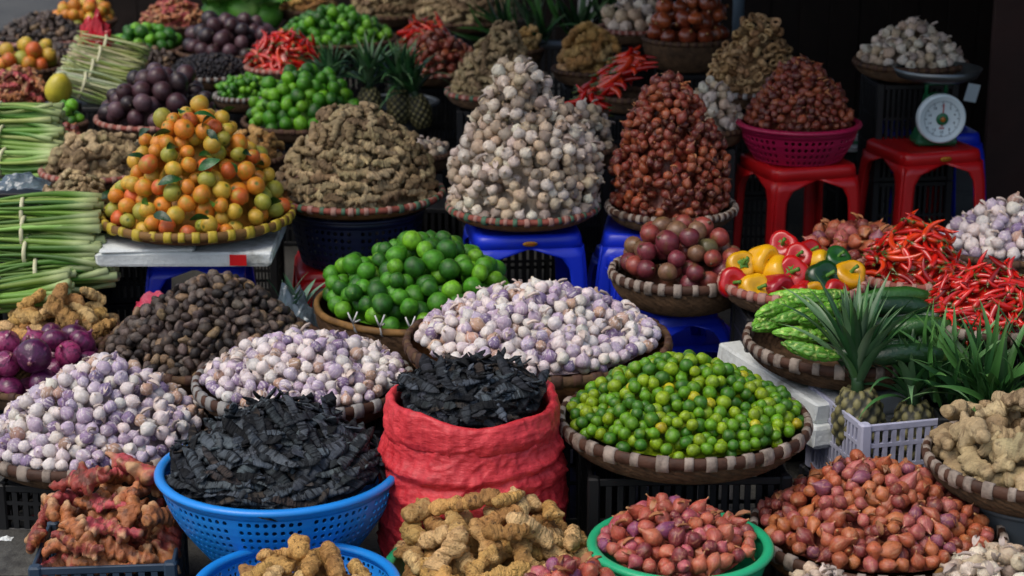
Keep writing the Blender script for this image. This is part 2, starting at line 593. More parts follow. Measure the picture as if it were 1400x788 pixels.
M = {}
M['lime'] = pmat('lime_skin', .42, .45, .3, [('noise', '#5f9a20', 1.6, .52, .72, .5), ('tip', '#7a9a3a', .95, 1.0, .6)], [('voro', 22, .2)], coat=.05, sss=.05)
M['calamansi'] = pmat('calamansi_skin', .38, .45, .3, [('noise', '#8a9c10', 1.5, .55, .75, .5)], [('voro', 20, .15)], coat=.06, sss=.05)
M['orange'] = pmat('orange_skin', .42, .5, .12, [('noise', '#8d9a24', 1.5, .5, .7, .6), ('spots', '#5a3a10', 9, .02, .06, .5), ('stem', '#5c6b26')], [('voro', 24, .15)], sss=.08)
M['passion'] = pmat('passion_fruit_skin', .36, .5, .25, [('noise', '#6b5a2c', 1.7, .5, .72, .6), ('spots', '#c9a68c', 14, .03, .09, .55), ('stem', '#4a3a20')], [('noise', 14, .15)], coat=.12)
M['passion_dark'] = pmat('dark_passion_fruit_skin', .42, .45, .25, [('noise', '#4d3a38', 1.7, .5, .72, .5), ('spots', '#8d7a78', 13, .03, .08, .4), ('stem', '#3a2e20')], [('noise', 14, .15)], coat=.1)
M['purple_garlic'] = pmat('purple_garlic_skin', .5, .4, .12, [('streak', '#e0d8d4', 5.5, .50, .66, .7), ('noise', '#77597a', 2.2, .60, .78, .5), ('noise', '#a87450', 3.0, .64, .78, .4), ('tip', '#a48b66', .78, .95, .7), ('stem', '#7a6448')], [('streak', 12, .3), ('noise', 6, .2)], sss=.1)
M['garlic'] = pmat('garlic_skin', .55, .35, .12, [('streak', '#9c7f70', 7, .54, .70, .5), ('noise', '#8a7460', 2.5, .55, .75, .45), ('tip', '#8b7558', .74, .95, .75), ('stem', '#6b5540')], [('streak', 10, .35), ('noise', 7, .2)], sss=.08)
M['shallot'] = pmat('shallot_skin', .38, .5, .2, [('streak', '#c08a66', 6.5, .52, .68, .5), ('noise', '#7a2e33', 2.0, .5, .72, .5), ('noise', '#d69a6c', 3.5, .66, .76, .6), ('tip', '#b08a58', .76, .92, .85), ('stem', '#7a6040')], [('streak', 14, .3)], coat=.15)
M['red_onion'] = pmat('red_onion_skin', .3, .5, .2, [('streak', '#3c1030', 6, .5, .62, .7), ('streak', '#a2557a', 9, .6, .72, .5), ('tip', '#8a5a52', .78, .96, .8), ('stem', '#7a6050')], [('streak', 10, .2)], coat=.25)
M['onion'] = pmat('copper_onion_skin', .3, .5, .18, [('streak', '#6e2f14', 7, .52, .66, .6), ('tip', '#b58a50', .8, .96, .8)], [('streak', 10, .2)], coat=.3)
M['nut'] = pmat('nut_shell', .5, .4, .3, [('noise', '#8a6f52', 1.4, .58, .75, .55), ('noise', '#15100e', 3.0, .55, .7, .6)], [('noise', 9, .35)])
M['ring'] = pmat('dried_ring', .65, .3, .25, [('noise', '#5a4028', 3.0, .52, .7, .6)], [('noise', 9, .5)])
M['ginger'] = pmat('ginger_skin', .62, .35, .15, [('bands', '#8a6434', 13, .52, .66, .45), ('noise', '#7a5228', 3.4, .52, .70, .6), ('tip', '#d8b67c', .6, 1.0, .4), ('noise', '#3a2614', 9, .58, .68, .7)], [('bands', 18, .8), ('noise', 22, .7)])
M['galangal'] = pmat('galangal_skin', .68, .3, .18, [('bands', '#5a4630', 12, .50, .64, .6), ('noise', '#4a3826', 2.4, .52, .72, .6), ('tip', '#b59b74', .6, 1.0, .5), ('noise', '#2c2118', 8, .6, .72, .6)], [('bands', 18, .5), ('noise', 20, .5)])
M['red_galangal'] = pmat('red_galangal_skin', .48, .4, .2, [('bands', '#b58a60', 11, .60, .68, .6), ('noise', '#ad7040', 1.8, .50, .60, .85), ('noise', '#4c2c1c', 5, .50, .64, .8), ('tip', '#caa276', .60, .95, .75), ('noise', '#2e1710', 8, .62, .72, .6)], [('bands', 16, .4), ('noise', 18, .35)])
M['chilli'] = pmat('chilli_skin', .25, .55, .2, [('noise', '#8a1006', 2.0, .55, .75, .5), ('stem', '#4d5a22')], [], coat=.35)
M['pod'] = pmat('dried_pod_skin', .85, .2, .3, [('noise', '#444a50', 2.6, .50, .72, .5), ('noise', '#0b0c0e', 6, .5, .7, .5), ('bands', '#0c0e12', 14, .50, .58, .8)], [('bands', 20, .8), ('noise', 18, .4)])
M['cucumber'] = pmat('cucumber_skin', .35, .5, .2, [('bands', '#5f8a35', 3, .62, .8, .4), ('stem', '#9db35a')], [('noise', 18, .3)], coat=.1)
M['melon'] = pmat('bitter_melon_skin', .4, .5, .15, [('tip', '#c4d878', .35, 1.0, .75), ('noise', '#4a8424', 3, .5, .7, .4)], [('noise', 26, .4)], coat=.15)
M['pepper'] = pmat('bell_pepper_skin', .28, .5, .2, [('noise', '#c45a10', 1.2, .62, .8, .25)], [('noise', 3, .1)], coat=.25)
M['pepper_stem'] = smat('pepper_stem', '#4f7a2a', .5, .4, .2)
M['flake'] = pmat('papery_skin', .45, .4, .35, [('noise', '#8a6a58', 30, .5, .7, .5)], [])
M['leaf'] = pmat('glossy_leaf', .35, .5, .25, [('streak', '#1d3a14', 6, .5, .7, .4)], [('noise', 10, .2)])
M['pine_leaf'] = pmat('pineapple_leaf', .42, .45, .25, [('streak', '#8a9a80', 9, .55, .72, .35), ('tip', '#6a8a4a', .7, 1.0, .35)], [('streak', 20, .3)])
M['stalk'] = pmat('lemongrass_stalk', .5, .4, .25, [('tip', '#c4cc98', .70, 1.0, .65), ('bands', '#6a8a3a', 3, .55, .75, .35)], [])
M['stalk_pale'] = pmat('pale_stalk', .5, .4, .15, [('tip', '#8f9a4a', .4, 1.0, .5), ('noise', '#6a6a40', 4, .5, .7, .4)], [])
M['cabbage'] = pmat('cabbage_leaf', .5, .4, .2, [('streak', '#b5d080', 6, .55, .7, .5)], [('noise', 5, .5)])

# name: category, variants, material, how it lies, size (m), packing radius / size, tints [(adjective, colour, weight)]
def KD(cat, gens, mat, mode, rf, tints, jit=.17):
    return dict(cat=cat, gens=gens, mat=M[mat], mode=mode, rf=rf, tints=tints, jit=jit, meshes=None)
K = {}
K['lime'] = KD('lime', [g_lime(i) for i in range(9)], 'lime', 'any', .47, [('mid green', '#44841a', 5), ('dark green', '#275c14', 3.5), ('bright green', '#649f1e', 3)])
K['calamansi'] = KD('calamansi', [g_lime(i + 9) for i in range(4)], 'calamansi', 'any', .47, [('bright green', '#588812', 5), ('dark green', '#386814', 3.6), ('lime green', '#7c9816', 3), ('yellow', '#a8a018', .5)])
K['orange'] = KD('orange', [g_orange(i) for i in range(4)], 'orange', 'any', .47, [('orange', '#cc7e26', 4), ('yellow', '#c6a038', 5), ('deep orange', '#c8602a', 2), ('greenish yellow', '#98963a', 2.4)])
K['passion_fruit'] = KD('passion fruit', [g_passion(i) for i in range(4)], 'passion', 'any', .47, [('reddish', '#8c4038', 4), ('brown', '#785640', 4), ('maroon', '#6c2c34', 3), ('olive brown', '#6c6040', 1.2)])
K['dark_passion_fruit'] = KD('passion fruit', K['passion_fruit']['gens'], 'passion_dark', 'any', .47, [('dark purple', '#43292f', 5), ('blackish', '#2c2226', 3), ('dusty purple', '#594046', 2)])
K['purple_garlic_bulb'] = KD('garlic', [g_single(i) for i in range(12)], 'purple_garlic', 'neck', .45, [('white', '#d6ccc6', 6), ('lilac', '#b5a4b6', 4), ('violet', '#84708f', 1.8), ('brownish', '#b4937f', 1)])
K['garlic_bulb'] = KD('garlic', [g_bulb(i) for i in range(6)], 'garlic', 'neck', .44, [('white', '#d2c6b6', 5), ('cream', '#bfab92', 4), ('greyish', '#97887c', 2)])
K['shallot'] = KD('shallot', [g_shallot(i) for i in range(7)], 'shallot', 'any', .46, [('copper', '#a65636', 5), ('pinkish', '#a85850', 2.6), ('dark red', '#74302a', 3), ('orange brown', '#b4693e', 2), ('purplish', '#84485a', .9)])
K['small_red_shallot'] = KD('shallot', [g_shallot(i + 20) for i in range(5)], 'shallot', 'any', .46, [('red brown', '#7c3020', 5), ('dark red', '#541b15', 3.5), ('orange brown', '#96492a', 2.4)])
K['red_onion'] = KD('onion', [g_onion(i) for i in range(4)], 'red_onion', 'neck', .47, [('purple', '#6a2350', 3), ('dark purple', '#4c1740', 3), ('magenta', '#8a2f5c', 2)])
K['copper_onion'] = KD('onion', [g_onion(i + 5) for i in range(3)], 'onion', 'neck', .47, [('copper', '#a0502c', 3), ('red brown', '#7d3820', 3)])
K['brown_nut'] = KD('nut', [g_nut(i) for i in range(6)], 'nut', 'any', .38, [('dark brown', '#41352e', 5), ('grey brown', '#5c5048', 4), ('tan', '#7c654c', 1.5), ('blackish', '#2b2522', 2.4)])
K['dark_berry'] = KD('berry', [g_nut(i + 9) for i in range(2)], 'nut', 'any', .40, [('black', '#1c1a20', 1)])
K['dried_ring'] = KD('dried ring', [g_ring(i) for i in range(4)], 'ring', 'any', .44, [('tan', '#b8966a', 4), ('brown', '#94724c', 3)])
K['ginger_root'] = KD('ginger', [g_root(i) for i in range(6)], 'ginger', 'lay', .27, [('tan', '#c49a58', 4), ('light tan', '#d4b078', 3), ('brown', '#a87c46', 3)])
K['galangal_root'] = KD('galangal', [g_root(i + 20, 1.05, 6) for i in range(5)], 'galangal', 'lay', .22, [('grey brown', '#9c8a66', 4), ('tan', '#b5a07a', 3), ('brown', '#7c684c', 2.5)])
K['red_galangal_root'] = KD('galangal', [g_root(i + 40, .78, 9, ridge=.012) for i in range(6)], 'red_galangal', 'lay', .235, [('pinkish red', '#ac484c', 3.6), ('reddish brown', '#8c3c32', 3.4), ('orange brown', '#a4643c', 3)])
K['red_chilli'] = KD('chilli', [g_chilli(i) for i in range(6)], 'chilli', 'lay', .13, [('red', '#c41c10', 6), ('orange red', '#d43c14', 3), ('dark red', '#96100c', 2)])
K['small_red_chilli'] = KD('chilli', [g_chilli(i + 11, 1.25) for i in range(5)], 'chilli', 'lay', .14, [('red', '#b8160f', 6), ('bright red', '#cc2216', 3), ('dark red', '#7d0e0c', 2)])
K['dried_pod'] = KD('dried pod', [g_pod(i) for i in range(8)], 'pod', 'lay', .092, [('charcoal', '#303438', 5), ('slate', '#4b5258', 4), ('black', '#1a1b1d', 2.4), ('brownish', '#3c3530', .8)])
K['cucumber'] = KD('cucumber', [g_cucumber(i) for i in range(3)], 'cucumber', 'lay', .12, [('dark green', '#16361a', 4), ('green', '#24501e', 2)])
K['bitter_melon'] = KD('bitter melon', [g_melon(i) for i in range(3)], 'melon', 'lay', .15, [('light green', '#7aa834', 3), ('bright green', '#92b844', 2)])

def piece_mesh(kind, i):
    k = K[kind]
    if k['meshes'] is None:
        k['meshes'] = [g.mesh(kind, k['mat']) for g in k['gens']]
    return k['meshes'][i]

# ------------------------------------------------------------------ heaping
SHAPES = {
    'dome': [(0, 1), (.2, .96), (.4, .84), (.6, .64), (.8, .36), (1, 0)],
    'cone': [(0, 1), (.12, .95), (.3, .74), (.5, .5), (.7, .3), (1, 0)],
    'mid': [(0, 1), (.15, .97), (.35, .82), (.55, .60), (.75, .36), (1, 0)],
    'tower': [(0, 1), (.20, .97), (.35, .90), (.50, .69), (.65, .56), (.82, .40), (1, .12)],
    'column': [(0, 1), (.20, .95), (.40, .86), (.62, .70), (.82, .42), (1, .08)],
    'flat': [(0, 1), (.3, .98), (.6, .85), (.85, .5), (1, 0)],
    'steep': [(0, 1), (.18, .95), (.38, .80), (.6, .55), (.82, .30), (.93, .16), (1, 0)],
}
TM = {'shallots in the green rimmed basin': (1.08, .92, 1.35), 'shallots in the small bowl by the ginger': (1.08, .92, 1.35)}
ALL = []          # every heaped piece: dict(kind, var, size, M, tint, adj, heap, pos, r)
HEAPS = []

class Heap:
    """A pile of one kind of piece filling the round top of a container."""
    def __init__(s, kinds, x, y, h, R, H, size, where, group, shape='mid', peak=(0, 0), layers=1.75, flat_y=1.0):
        s.kinds = kinds if isinstance(kinds, list) else [(kinds, 1)]
        s.x, s.y, s.h, s.R, s.H, s.size, s.where, s.group = x, y, h, R, H, size, where, group
        s.prof, s.peak, s.layers = SHAPES[shape], peak, layers
        s.tm = TM.get(group, (1, 1, 1))
        s.seed = len(HEAPS) * 3.7
        HEAPS.append(s)
        s.fill()
    def shape(s, x, y):
        dx, dy = (x - s.x) / s.R, (y - s.y) / s.R
        rho = math.hypot(dx, dy)
        k = max(0, 1 - rho)
        dx -= s.peak[0] * k; dy -= s.peak[1] * k
        rho = min(1, math.hypot(dx, dy) * (1 + .13 * noise.noise(Vector((dx * 1.7 + s.seed, dy * 1.7, s.seed)))))
        P = s.prof
        for (a, za), (b, zb) in zip(P[:-1], P[1:]):
            if rho <= b:
                return za + (zb - za) * (rho - a) / (b - a)
        return 0.0
    def table(s):
        n = s.N = 64
        s.c0x, s.c0y, s.cs = s.x - s.R * 1.06, s.y - s.R * 1.06, s.R * 2.12 / n
        s.T = [[s.h + (s.H - s.r0) * s.shape(s.c0x + i * s.cs, s.c0y + j * s.cs) + s.r0 * (.25 + 1.1 * noise.noise(Vector((i * .13 + s.seed, j * .13, 1.0)))) for j in range(n + 2)] for i in range(n + 2)]
        s.T = [[max(v, s.h + s.r0 * .25) for v in row] for row in s.T]
        T = s.T
        s.E = s.erode(s.r0 * (2 * (s.layers - 1) + 1.6)); s.Fl = s.erode(s.r0 * 2 * (s.layers - 1))
        s.S = [[min(2.2, math.sqrt(1 + (((T[i + 1][j] - T[max(0, i - 1)][j]) ** 2 + (T[i][j + 1] - T[i][max(0, j - 1)]) ** 2) / (4 * s.cs ** 2)))) for j in range(n + 1)] for i in range(n + 1)]
    def erode(s, rho):
        T = np.array(s.T); n = T.shape[0]; out = T - rho
        k = int(rho / s.cs) + 1
        for i in range(-k, k + 1):
            for j in range(-k, k + 1):
                d2 = (i * i + j * j) * s.cs ** 2
                if d2 > rho * rho or (i == 0 and j == 0): continue
                A = np.full_like(T, s.h + s.r0 * .25)
                a0, a1 = max(0, -i), min(n, n - i); b0, b1 = max(0, -j), min(n, n - j)
                A[a0:a1, b0:b1] = T[a0 + i:a1 + i, b0 + j:b1 + j]
                out = np.minimum(out, A - math.sqrt(rho * rho - d2))
        return out.tolist()
    def look(s, T, x, y):
        u, v = s.cellat(x, y); i, j = int(u), int(v); a, b = u - i, v - j
        return (T[i][j] * (1 - a) + T[i + 1][j] * a) * (1 - b) + (T[i][j + 1] * (1 - a) + T[i + 1][j + 1] * a) * b
    def cellat(s, x, y):
        u, v = (x - s.c0x) / s.cs, (y - s.c0y) / s.cs
        return max(0, min(s.N - .001, u)), max(0, min(s.N - .001, v))
    def top(s, x, y):
        u, v = s.cellat(x, y); i, j = int(u), int(v); a, b = u - i, v - j
        T = s.T
        return (T[i][j] * (1 - a) + T[i + 1][j] * a) * (1 - b) + (T[i][j + 1] * (1 - a) + T[i + 1][j + 1] * a) * b
    def slope(s, x, y):
        u, v = s.cellat(x, y)
        return s.S[int(u)][int(v)]
    def bowl(s, x, y):
        q = math.hypot(x - s.x, y - s.y) / s.R
        return s.h - .008 - .035 * max(0, 1 - q * q)
    def fill(s):
        k0 = K[s.kinds[0][0]]
        size = s.size
        s.r0 = r0 = size * k0['rf']
        s.table()
        lay = k0['mode'] == 'lay'
        Rin = s.R - (r0 * .75 if not lay else size * .16)
        cell = r0 * 2.3
        grid = {}
        rnd = random.Random(int(s.seed * 10) + 3)
        names = [a for a, w in s.kinds]; wts = [w for a, w in s.kinds]
        fails, out = 0, []
        lim = 420 if s.R / r0 < 12 else 260
        def rest(x, y, r):
            z = max(s.look(s.Fl, x, y), s.bowl(x, y) + r0 * .3)
            cx, cy = int(x // cell), int(y // cell)
            for i in (cx - 1, cx, cx + 1):
                for j in (cy - 1, cy, cy + 1):
                    for (px, py, pz, pr) in grid.get((i, j), ()):
                        d2 = (px - x) ** 2 + (py - y) ** 2
                        q = (pr + r) ** 2 * .93 - d2
                        if q > 0:
                            zz = pz + math.sqrt(q)
                            if zz > z: z = zz
            return z
        if not lay:
            for rq0 in (Rin - r0 * .3,):
                m = int(2 * PI * rq0 / (r0 * 2.1))
                for c in range(m):
                    rq = rq0 + rnd.uniform(-.5, .35) * r0; zq = rnd.uniform(.35, .8)
                    if rnd.random() < .28: continue
                    a = 2 * PI * (c + rnd.uniform(-.12, .12)) / m
                    r = r0 * rnd.uniform(.88, 1.02)
                    x, y = s.x + rq * math.cos(a), s.y + rq * math.sin(a)
                    z = s.h + r0 * zq
                    if z > s.top(x, y) + r0 * .5: continue
                    grid.setdefault((int(x // cell), int(y // cell)), []).append((x, y, z, r))
                    out.append((x, y, z, r, rnd.choices(names, wts)[0]))
        while fails < lim and len(out) < 1500:
            jit = k0['jit']
            r = r0 * rnd.uniform(1 - jit, 1 + jit)
            best = None
            for c in range(4):
                a, q = rnd.uniform(0, 2 * PI), (math.sqrt(rnd.random()) if c % 2 else .72 + .28 * rnd.random()) * Rin
                x, y = s.x + q * math.cos(a), s.y + q * math.sin(a)
                z = rest(x, y, r); e = z - s.top(x, y)
                if best is None or e < best[0]: best = (e, x, y, z)
            e, x, y, z = best
            st = r * .6
            for c in range(4):
                a = rnd.uniform(0, 2 * PI)
                X, Y = x + st * math.cos(a), y + st * math.sin(a)
                if math.hypot(X - s.x, Y - s.y) > Rin: continue
                Z = rest(X, Y, r)
                if Z < z: x, y, z = X, Y, Z
                else: st *= .7
            if z > s.top(x, y) + r0 * .25:
                fails += 1; continue
            fails = max(0, fails - 8)
            grid.setdefault((int(x // cell), int(y // cell)), []).append((x, y, z, r))
            name = rnd.choices(names, wts)[0]
            out.append((x, y, z, r, name))
        for (x, y, z, r, name) in out:
            k = K[name]
            sc = size * r / r0 * (k['rf'] and 1)
            e = max(s.cs, .22 * s.R)
            n = Vector((s.top(x - e, y) - s.top(x + e, y), s.top(x, y - e) - s.top(x, y + e), 2 * e)).normalized()
            if k['mode'] == 'lay':
                rad = math.hypot(x - s.x, y - s.y) / s.R
                yaw = rnd.uniform(0, 2 * PI)
                if rad > .72:
                    yaw = math.atan2(y - s.y, x - s.x) + PI / 2 + rnd.uniform(-.45, .45) + rnd.choice((0, PI))
                ax = Vector((math.cos(yaw), math.sin(yaw), 0))
                ax = (ax - n * ax.dot(n)).normalized()
                ax = (ax + n * rnd.uniform(-.12, .12)).normalized()
                sd_ = n.cross(ax).normalized(); up = ax.cross(sd_)
                roll = (rnd.uniform(-.2, .2) if name == 'dried_pod' else rnd.uniform(-.5, .5)) + (PI if rnd.random() < .3 else 0)
                Mr = Matrix((ax, sd_, up)).transposed() @ Matrix.Rotation(roll, 3, 'X')
            elif k['mode'] == 'neck':
                d = Vector((rnd.gauss(0, 1), rnd.gauss(0, 1), rnd.gauss(0, 1))).normalized()
                d = (d + n * .75 + Vector((0, -.15, .1))).normalized()
                Mr = d.to_track_quat('Z', 'Y').to_matrix() @ Matrix.Rotation(rnd.uniform(0, 6.28), 3, 'Z')
            else:
                d = Vector((rnd.gauss(0, 1), rnd.gauss(0, 1), rnd.gauss(0, 1))).normalized()
                Mr = d.to_track_quat('Z', 'Y').to_matrix() @ Matrix.Rotation(rnd.uniform(0, 6.28), 3, 'Z')
            adj, hx, _ = rnd.choices(k['tints'], [t[2] for t in k['tints']])[0]
            v = rnd.uniform(.86, 1.14)
            v3 = getattr(s, 'tm', (1, 1, 1))
            tint = [min(1, c * v * rnd.uniform(.95, 1.05)) for c in lin(hx)]
            tint = [min(1, a * b) for a, b in zip(tint, s.tm)]
            ALL.append(dict(kind=name, var=rnd.randrange(len(k['gens'])), s=sc, R=Mr, p=(x, y, z), tint=tint, adj=adj, heap=s, r=r))
    def core(s):
        """The inner body of the pile, below its top pieces."""
        V, F = [(s.x, s.y, s.top(s.x, s.y) - s.r0 * 2.4)], []
        n, m = 28, 9
        for j in range(1, m + 1):
            for i in range(n):
                a = 2 * PI * i / n
                q = (s.R * .97 - 1.6 * s.r0) * j / m
                x, y = s.x + q * math.cos(a), s.y + q * math.sin(a)
                V.append((x, y, max(s.look(s.E, x, y) - s.r0 * (.2 + .2 * math.sin(i * 2.4 + j * 1.9)), s.bowl(x, y))))
        for i in range(n):
            F.append((0, 1 + i, 1 + (i + 1) % n))
        for j in range(m - 1):
            for i in range(n):
                a, b = 1 + j * n + i, 1 + j * n + (i + 1) % n
                F.append((a, a + n, b + n, b))
        g = G(V, F); g.P[:, 0] = .5
        return g

def zone(p, h):
    dx, dy, = (p[0] - h.x) / h.R, (p[1] - h.y) / h.R
    if h.h + h.H * .72 < p[2]: return 'near the top'
    if dy < -.55 and abs(dx) < .55: return 'along the front rim'
    if dx < -.45: return 'on the left flank'
    if dx > .45: return 'on the right flank'
    return 'halfway up the middle'
NOUN = {'purple_garlic_bulb': 'garlic bulb', 'small_red_shallot': 'shallot', 'red_galangal_root': 'galangal', 'dark_passion_fruit': 'passion fruit',
        'ginger_root': 'ginger', 'galangal_root': 'root', 'small_red_chilli': 'chilli', 'red_chilli': 'chilli', 'copper_onion': 'onion', 'red_onion': 'onion', 'brown_nut': 'nut'}

def realize():
    """Largest-showing 300 of a kind become objects; the rest of a kind is one joined mesh."""
    W, Hh = 1024, 576
    f = FPX * W / 1400
    n = len(ALL)
    P = np.array([q['p'] for q in ALL]); rr = np.array([q['r'] for q in ALL])
    cp, sp = math.cos(PITCH), math.sin(PITCH)
    rel = P - np.array([0, 0, CAM_H])
    dep = rel[:, 1] * cp - rel[:, 2] * sp
    up = rel[:, 1] * sp + rel[:, 2] * cp
    X = W / 2 + rel[:, 0] / dep * f; Y = Hh / 2 - up / dep * f; Rp = rr / dep * f
    buf = np.full((Hh, W), -1, np.int32)
    for i in np.argsort(-dep):
        r = Rp[i]; x0, x1 = int(X[i] - r), int(X[i] + r) + 1; y0, y1 = int(Y[i] - r), int(Y[i] + r) + 1
        x0, y0, x1, y1 = max(0, x0), max(0, y0), min(W - 1, x1), min(Hh - 1, y1)
        if x1 < x0 or y1 < y0: continue
        yy, xx = np.mgrid[y0:y1 + 1, x0:x1 + 1]
        m = (xx - X[i]) ** 2 + (yy - Y[i]) ** 2 <= r * r
        buf[y0:y1 + 1, x0:x1 + 1][m] = i
    cnt = np.bincount(buf[buf >= 0], minlength=n)
    by = {}
    for i, q in enumerate(ALL): by.setdefault(q['kind'], []).append(i)
    report = []
    for kind, ids in by.items():
        ids.sort(key=lambda i: -cnt[i])
        keep = [i for i in ids[:300] if cnt[i] >= 3]
        ks = set(keep)
        rest = [i for i in ids if i not in ks]
        report.append((kind, len(ids), len(keep), len(rest)))
        # labels: zone + adjective + place, with an ordinal where few share it
        sets, ext = {}, {}
        for i in keep:
            e = ext.setdefault(id(ALL[i]['heap']), [1e9, -1e9, 1e9, -1e9])
            e[0] = min(e[0], X[i]); e[1] = max(e[1], X[i]); e[2] = min(e[2], Y[i]); e[3] = max(e[3], Y[i])
        for i in keep:
            q = ALL[i]; e = ext[id(q['heap'])]
            u, v = (X[i] - e[0]) / max(1, e[1] - e[0]), (Y[i] - e[2]) / max(1, e[3] - e[2])
            row = 'top' if v < .16 else 'upper' if v < .42 else 'middle' if v < .62 else 'lower' if v < .82 else 'front'
            colm = 'far left' if u < .2 else 'left' if u < .4 else 'centre' if u < .6 else 'right' if u < .8 else 'far right'
            sets.setdefault((id(q['heap']), q['adj'], row + ' ' + colm), []).append(i)
        ORD = ['leftmost', 'second', 'third', 'fourth', 'fifth', 'sixth', 'seventh', 'eighth', 'ninth', 'tenth', 'eleventh', 'twelfth', 'thirteenth', 'fourteenth', 'fifteenth', 'sixteenth']
        noun = kind.replace('_', ' ')
        nn = NOUN.get(kind, noun)
        for key, L in sets.items():
            L.sort(key=lambda i: X[i])
            for j, i in enumerate(L):
                q = ALL[i]
                o_ = '' if len(L) == 1 else (', leftmost,' if j == 0 else f", {ORD[j]} from left," if j < 16 else '')
                q['label'] = f"{q['adj']} {nn}{o_} {key[2]} {'' if len(L) > 1 or key[2] == 'top' else 'part '}{q['heap'].where}"
                if len(q['label'].split()) > 16:
                    q['label'] = f"{q['adj']} {nn} {key[2]} {q['heap'].where}"
        for i in keep:
            q = ALL[i]
            o = bpy.data.objects.new(kind, piece_mesh(kind, q['var']))
            COL.objects.link(o)
            o.matrix_world = Matrix.Translation(q['p']) @ q['R'].to_4x4() @ Matrix.Scale(q['s'], 4)
            o.color = (*q['tint'], 1)
            o['label'] = q['label']; o['category'] = K[kind]['cat']; o['group'] = q['heap'].group
        # the joined remainder, with the cores of this kind's heaps
        Vs, Ls, Ts, Us, Ps, Cs = [], [], [], [], [], []
        off = 0
        def push(V, flat, U, Pt, c):
            nonlocal off
            Vs.append(V); Ls.append(flat[0] + off); Ts.append(flat[1]); Us.append(U); Ps.append(Pt); Cs.append(np.tile(c, (len(V), 1))); off += len(V)
        mean = np.mean([lin(t[1]) for t in K[kind]['tints']], axis=0)
        for h in HEAPS:
            if h.kinds[0][0] == kind:
                g = h.core(); push(g.V, g.flat(), g.V / h.size, g.P, mean)
        for i in rest:
            q = ALL[i]
            if K[kind]['mode'] == 'lay' and len(K[kind]['gens'][0].V) > 700 and q['p'][1] > q['heap'].y + .3 * q['heap'].R and cnt[i] == 0: continue
            g = K[kind]['gens'][q['var']]
            V = (g.V * q['s']) @ np.array(q['R']).T + np.array(q['p'])
            push(V, g.flat(), g.V + (i % 97) * .7, g.P, np.array(q['tint']))
        if Vs:
            me = bpy.data.meshes.new(kind + '_filling')
            fill_mesh(me, np.vstack(Vs), np.concatenate(Ls).astype(np.int32), np.concatenate(Ts).astype(np.int32))
            add_attr(me, 'uc', np.vstack(Us)); add_attr(me, 'pat', np.vstack(Ps)); add_attr(me, 'tint', np.vstack(Cs))
            me.materials.append(K[kind]['mat'])
            o = link(kind + '_filling', me, color=(0, 0, 0))
            tag(o, f"the many further {noun}s heaped under and behind the topmost ones", None, None, 'stuff')
    # papery flakes shed on the garlic and shallot heaps
    rnd = random.Random(77)
    for (kinds, nm, hx, lab) in ((('purple_garlic_bulb', 'garlic_bulb'), 'garlic_skin_flakes', '#c9b9ae', 'loose papery skins shed over the garlic heaps'),
                                 (('shallot', 'small_red_shallot'), 'shallot_skin_flakes', '#b0764e', 'loose coppery skins shed over the shallot heaps')):
        g = G()
        for h in HEAPS:
            if h.kinds[0][0] not in kinds: continue
            for k in range(int(26 * (h.R / .25) ** 2) + 5):
                a, q = rnd.uniform(0, 2 * PI), math.sqrt(rnd.random()) * h.R * .93
                x, y = h.x + q * math.cos(a), h.y + q * math.sin(a)
                sc = h.size * rnd.uniform(.3, .62)
                V = []
                for j in range(4):
                    for i in range(3):
                        u, v = i - 1, (j - 1.5) / 1.5
                        w = .5 * math.cos(v * 1.2)
                        V.append((u * w * .8, v * .9, .35 * u * u - .25 * v * v + .12 * rnd.random()))
                f = G(V, [(j * 3 + i, j * 3 + i + 1, j * 3 + i + 4, j * 3 + i + 3) for j in range(3) for i in range(2)])
                f.P[:, 0] = .5
                f.scale(sc).xf(Matrix.Rotation(rnd.uniform(0, 6.28), 4, 'Z') @ Matrix.Rotation(rnd.uniform(-.9, .9), 4, 'X'))
                g.add(f.move(x, y, h.top(x, y) + h.r0 * .95))
        g._f = (np.array([i for f in g.F for i in f], np.int32), np.full(len(g.F), 4, np.int32))
        o = link(nm, g.mesh(nm, M['flake']), color=lin(hx))
        o.modifiers.new('t', 'SOLIDIFY').thickness = .0004
        tag(o, lab, kind='stuff')
    for r in report: print('HEAP', *r)
# ------------------------------------------------------------------ container materials
M['wicker'] = smat('woven_bamboo', '#5a4430', .75, .25, .35, 40, ('#1a120c', 14, .5, .75, .7), (60, .4))
M['wicker_light'] = smat('light_woven_bamboo', '#7a5230', .7, .3, .3, 40, ('#2a1a10', 14, .5, .75, .6), (60, .4))
M['rim_brown'] = smat('rim_cane', '#4a3226', .65, .3, .3, 30, ('#1c1410', 16, .5, .7, .5), (50, .3))
M['rim_pink'] = smat('rim_pink_cane', '#8a4a3e', .65, .3, .25, 30, ('#2c1a14', 16, .5, .7, .5), (50, .3))
M['rim_tan'] = smat('rim_tan_cane', '#7a5a30', .65, .3, .25, 30, ('#2c1a14', 16, .5, .7, .5), (50, .3))
M['wrap_white'] = smat('pale_cane_wrap', '#93867a', .6, .3, .3, 30, ('#3c3026', 14, .45, .65, .75), (50, .3))
M['wrap_grey'] = smat('grey_plastic_wrap', '#8c8a86', .5, .4, .2, 40, ('#4c4034', 20, .5, .75, .5), (50, .3))
M['wrap_yellow'] = smat('yellow_wrap', '#b09a30', .5, .4, .2, 40, ('#5c4a20', 20, .5, .75, .4), (50, .3))
M['wrap_pink'] = smat('faded_pink_wrap', '#a47c70', .6, .3, .2, 40, ('#4c4034', 20, .5, .75, .5), (50, .3))
M['wrap_green'] = smat('green_wrap', '#4c6a54', .6, .3, .2, 40, ('#3c3024', 20, .5, .75, .5), (50, .3))
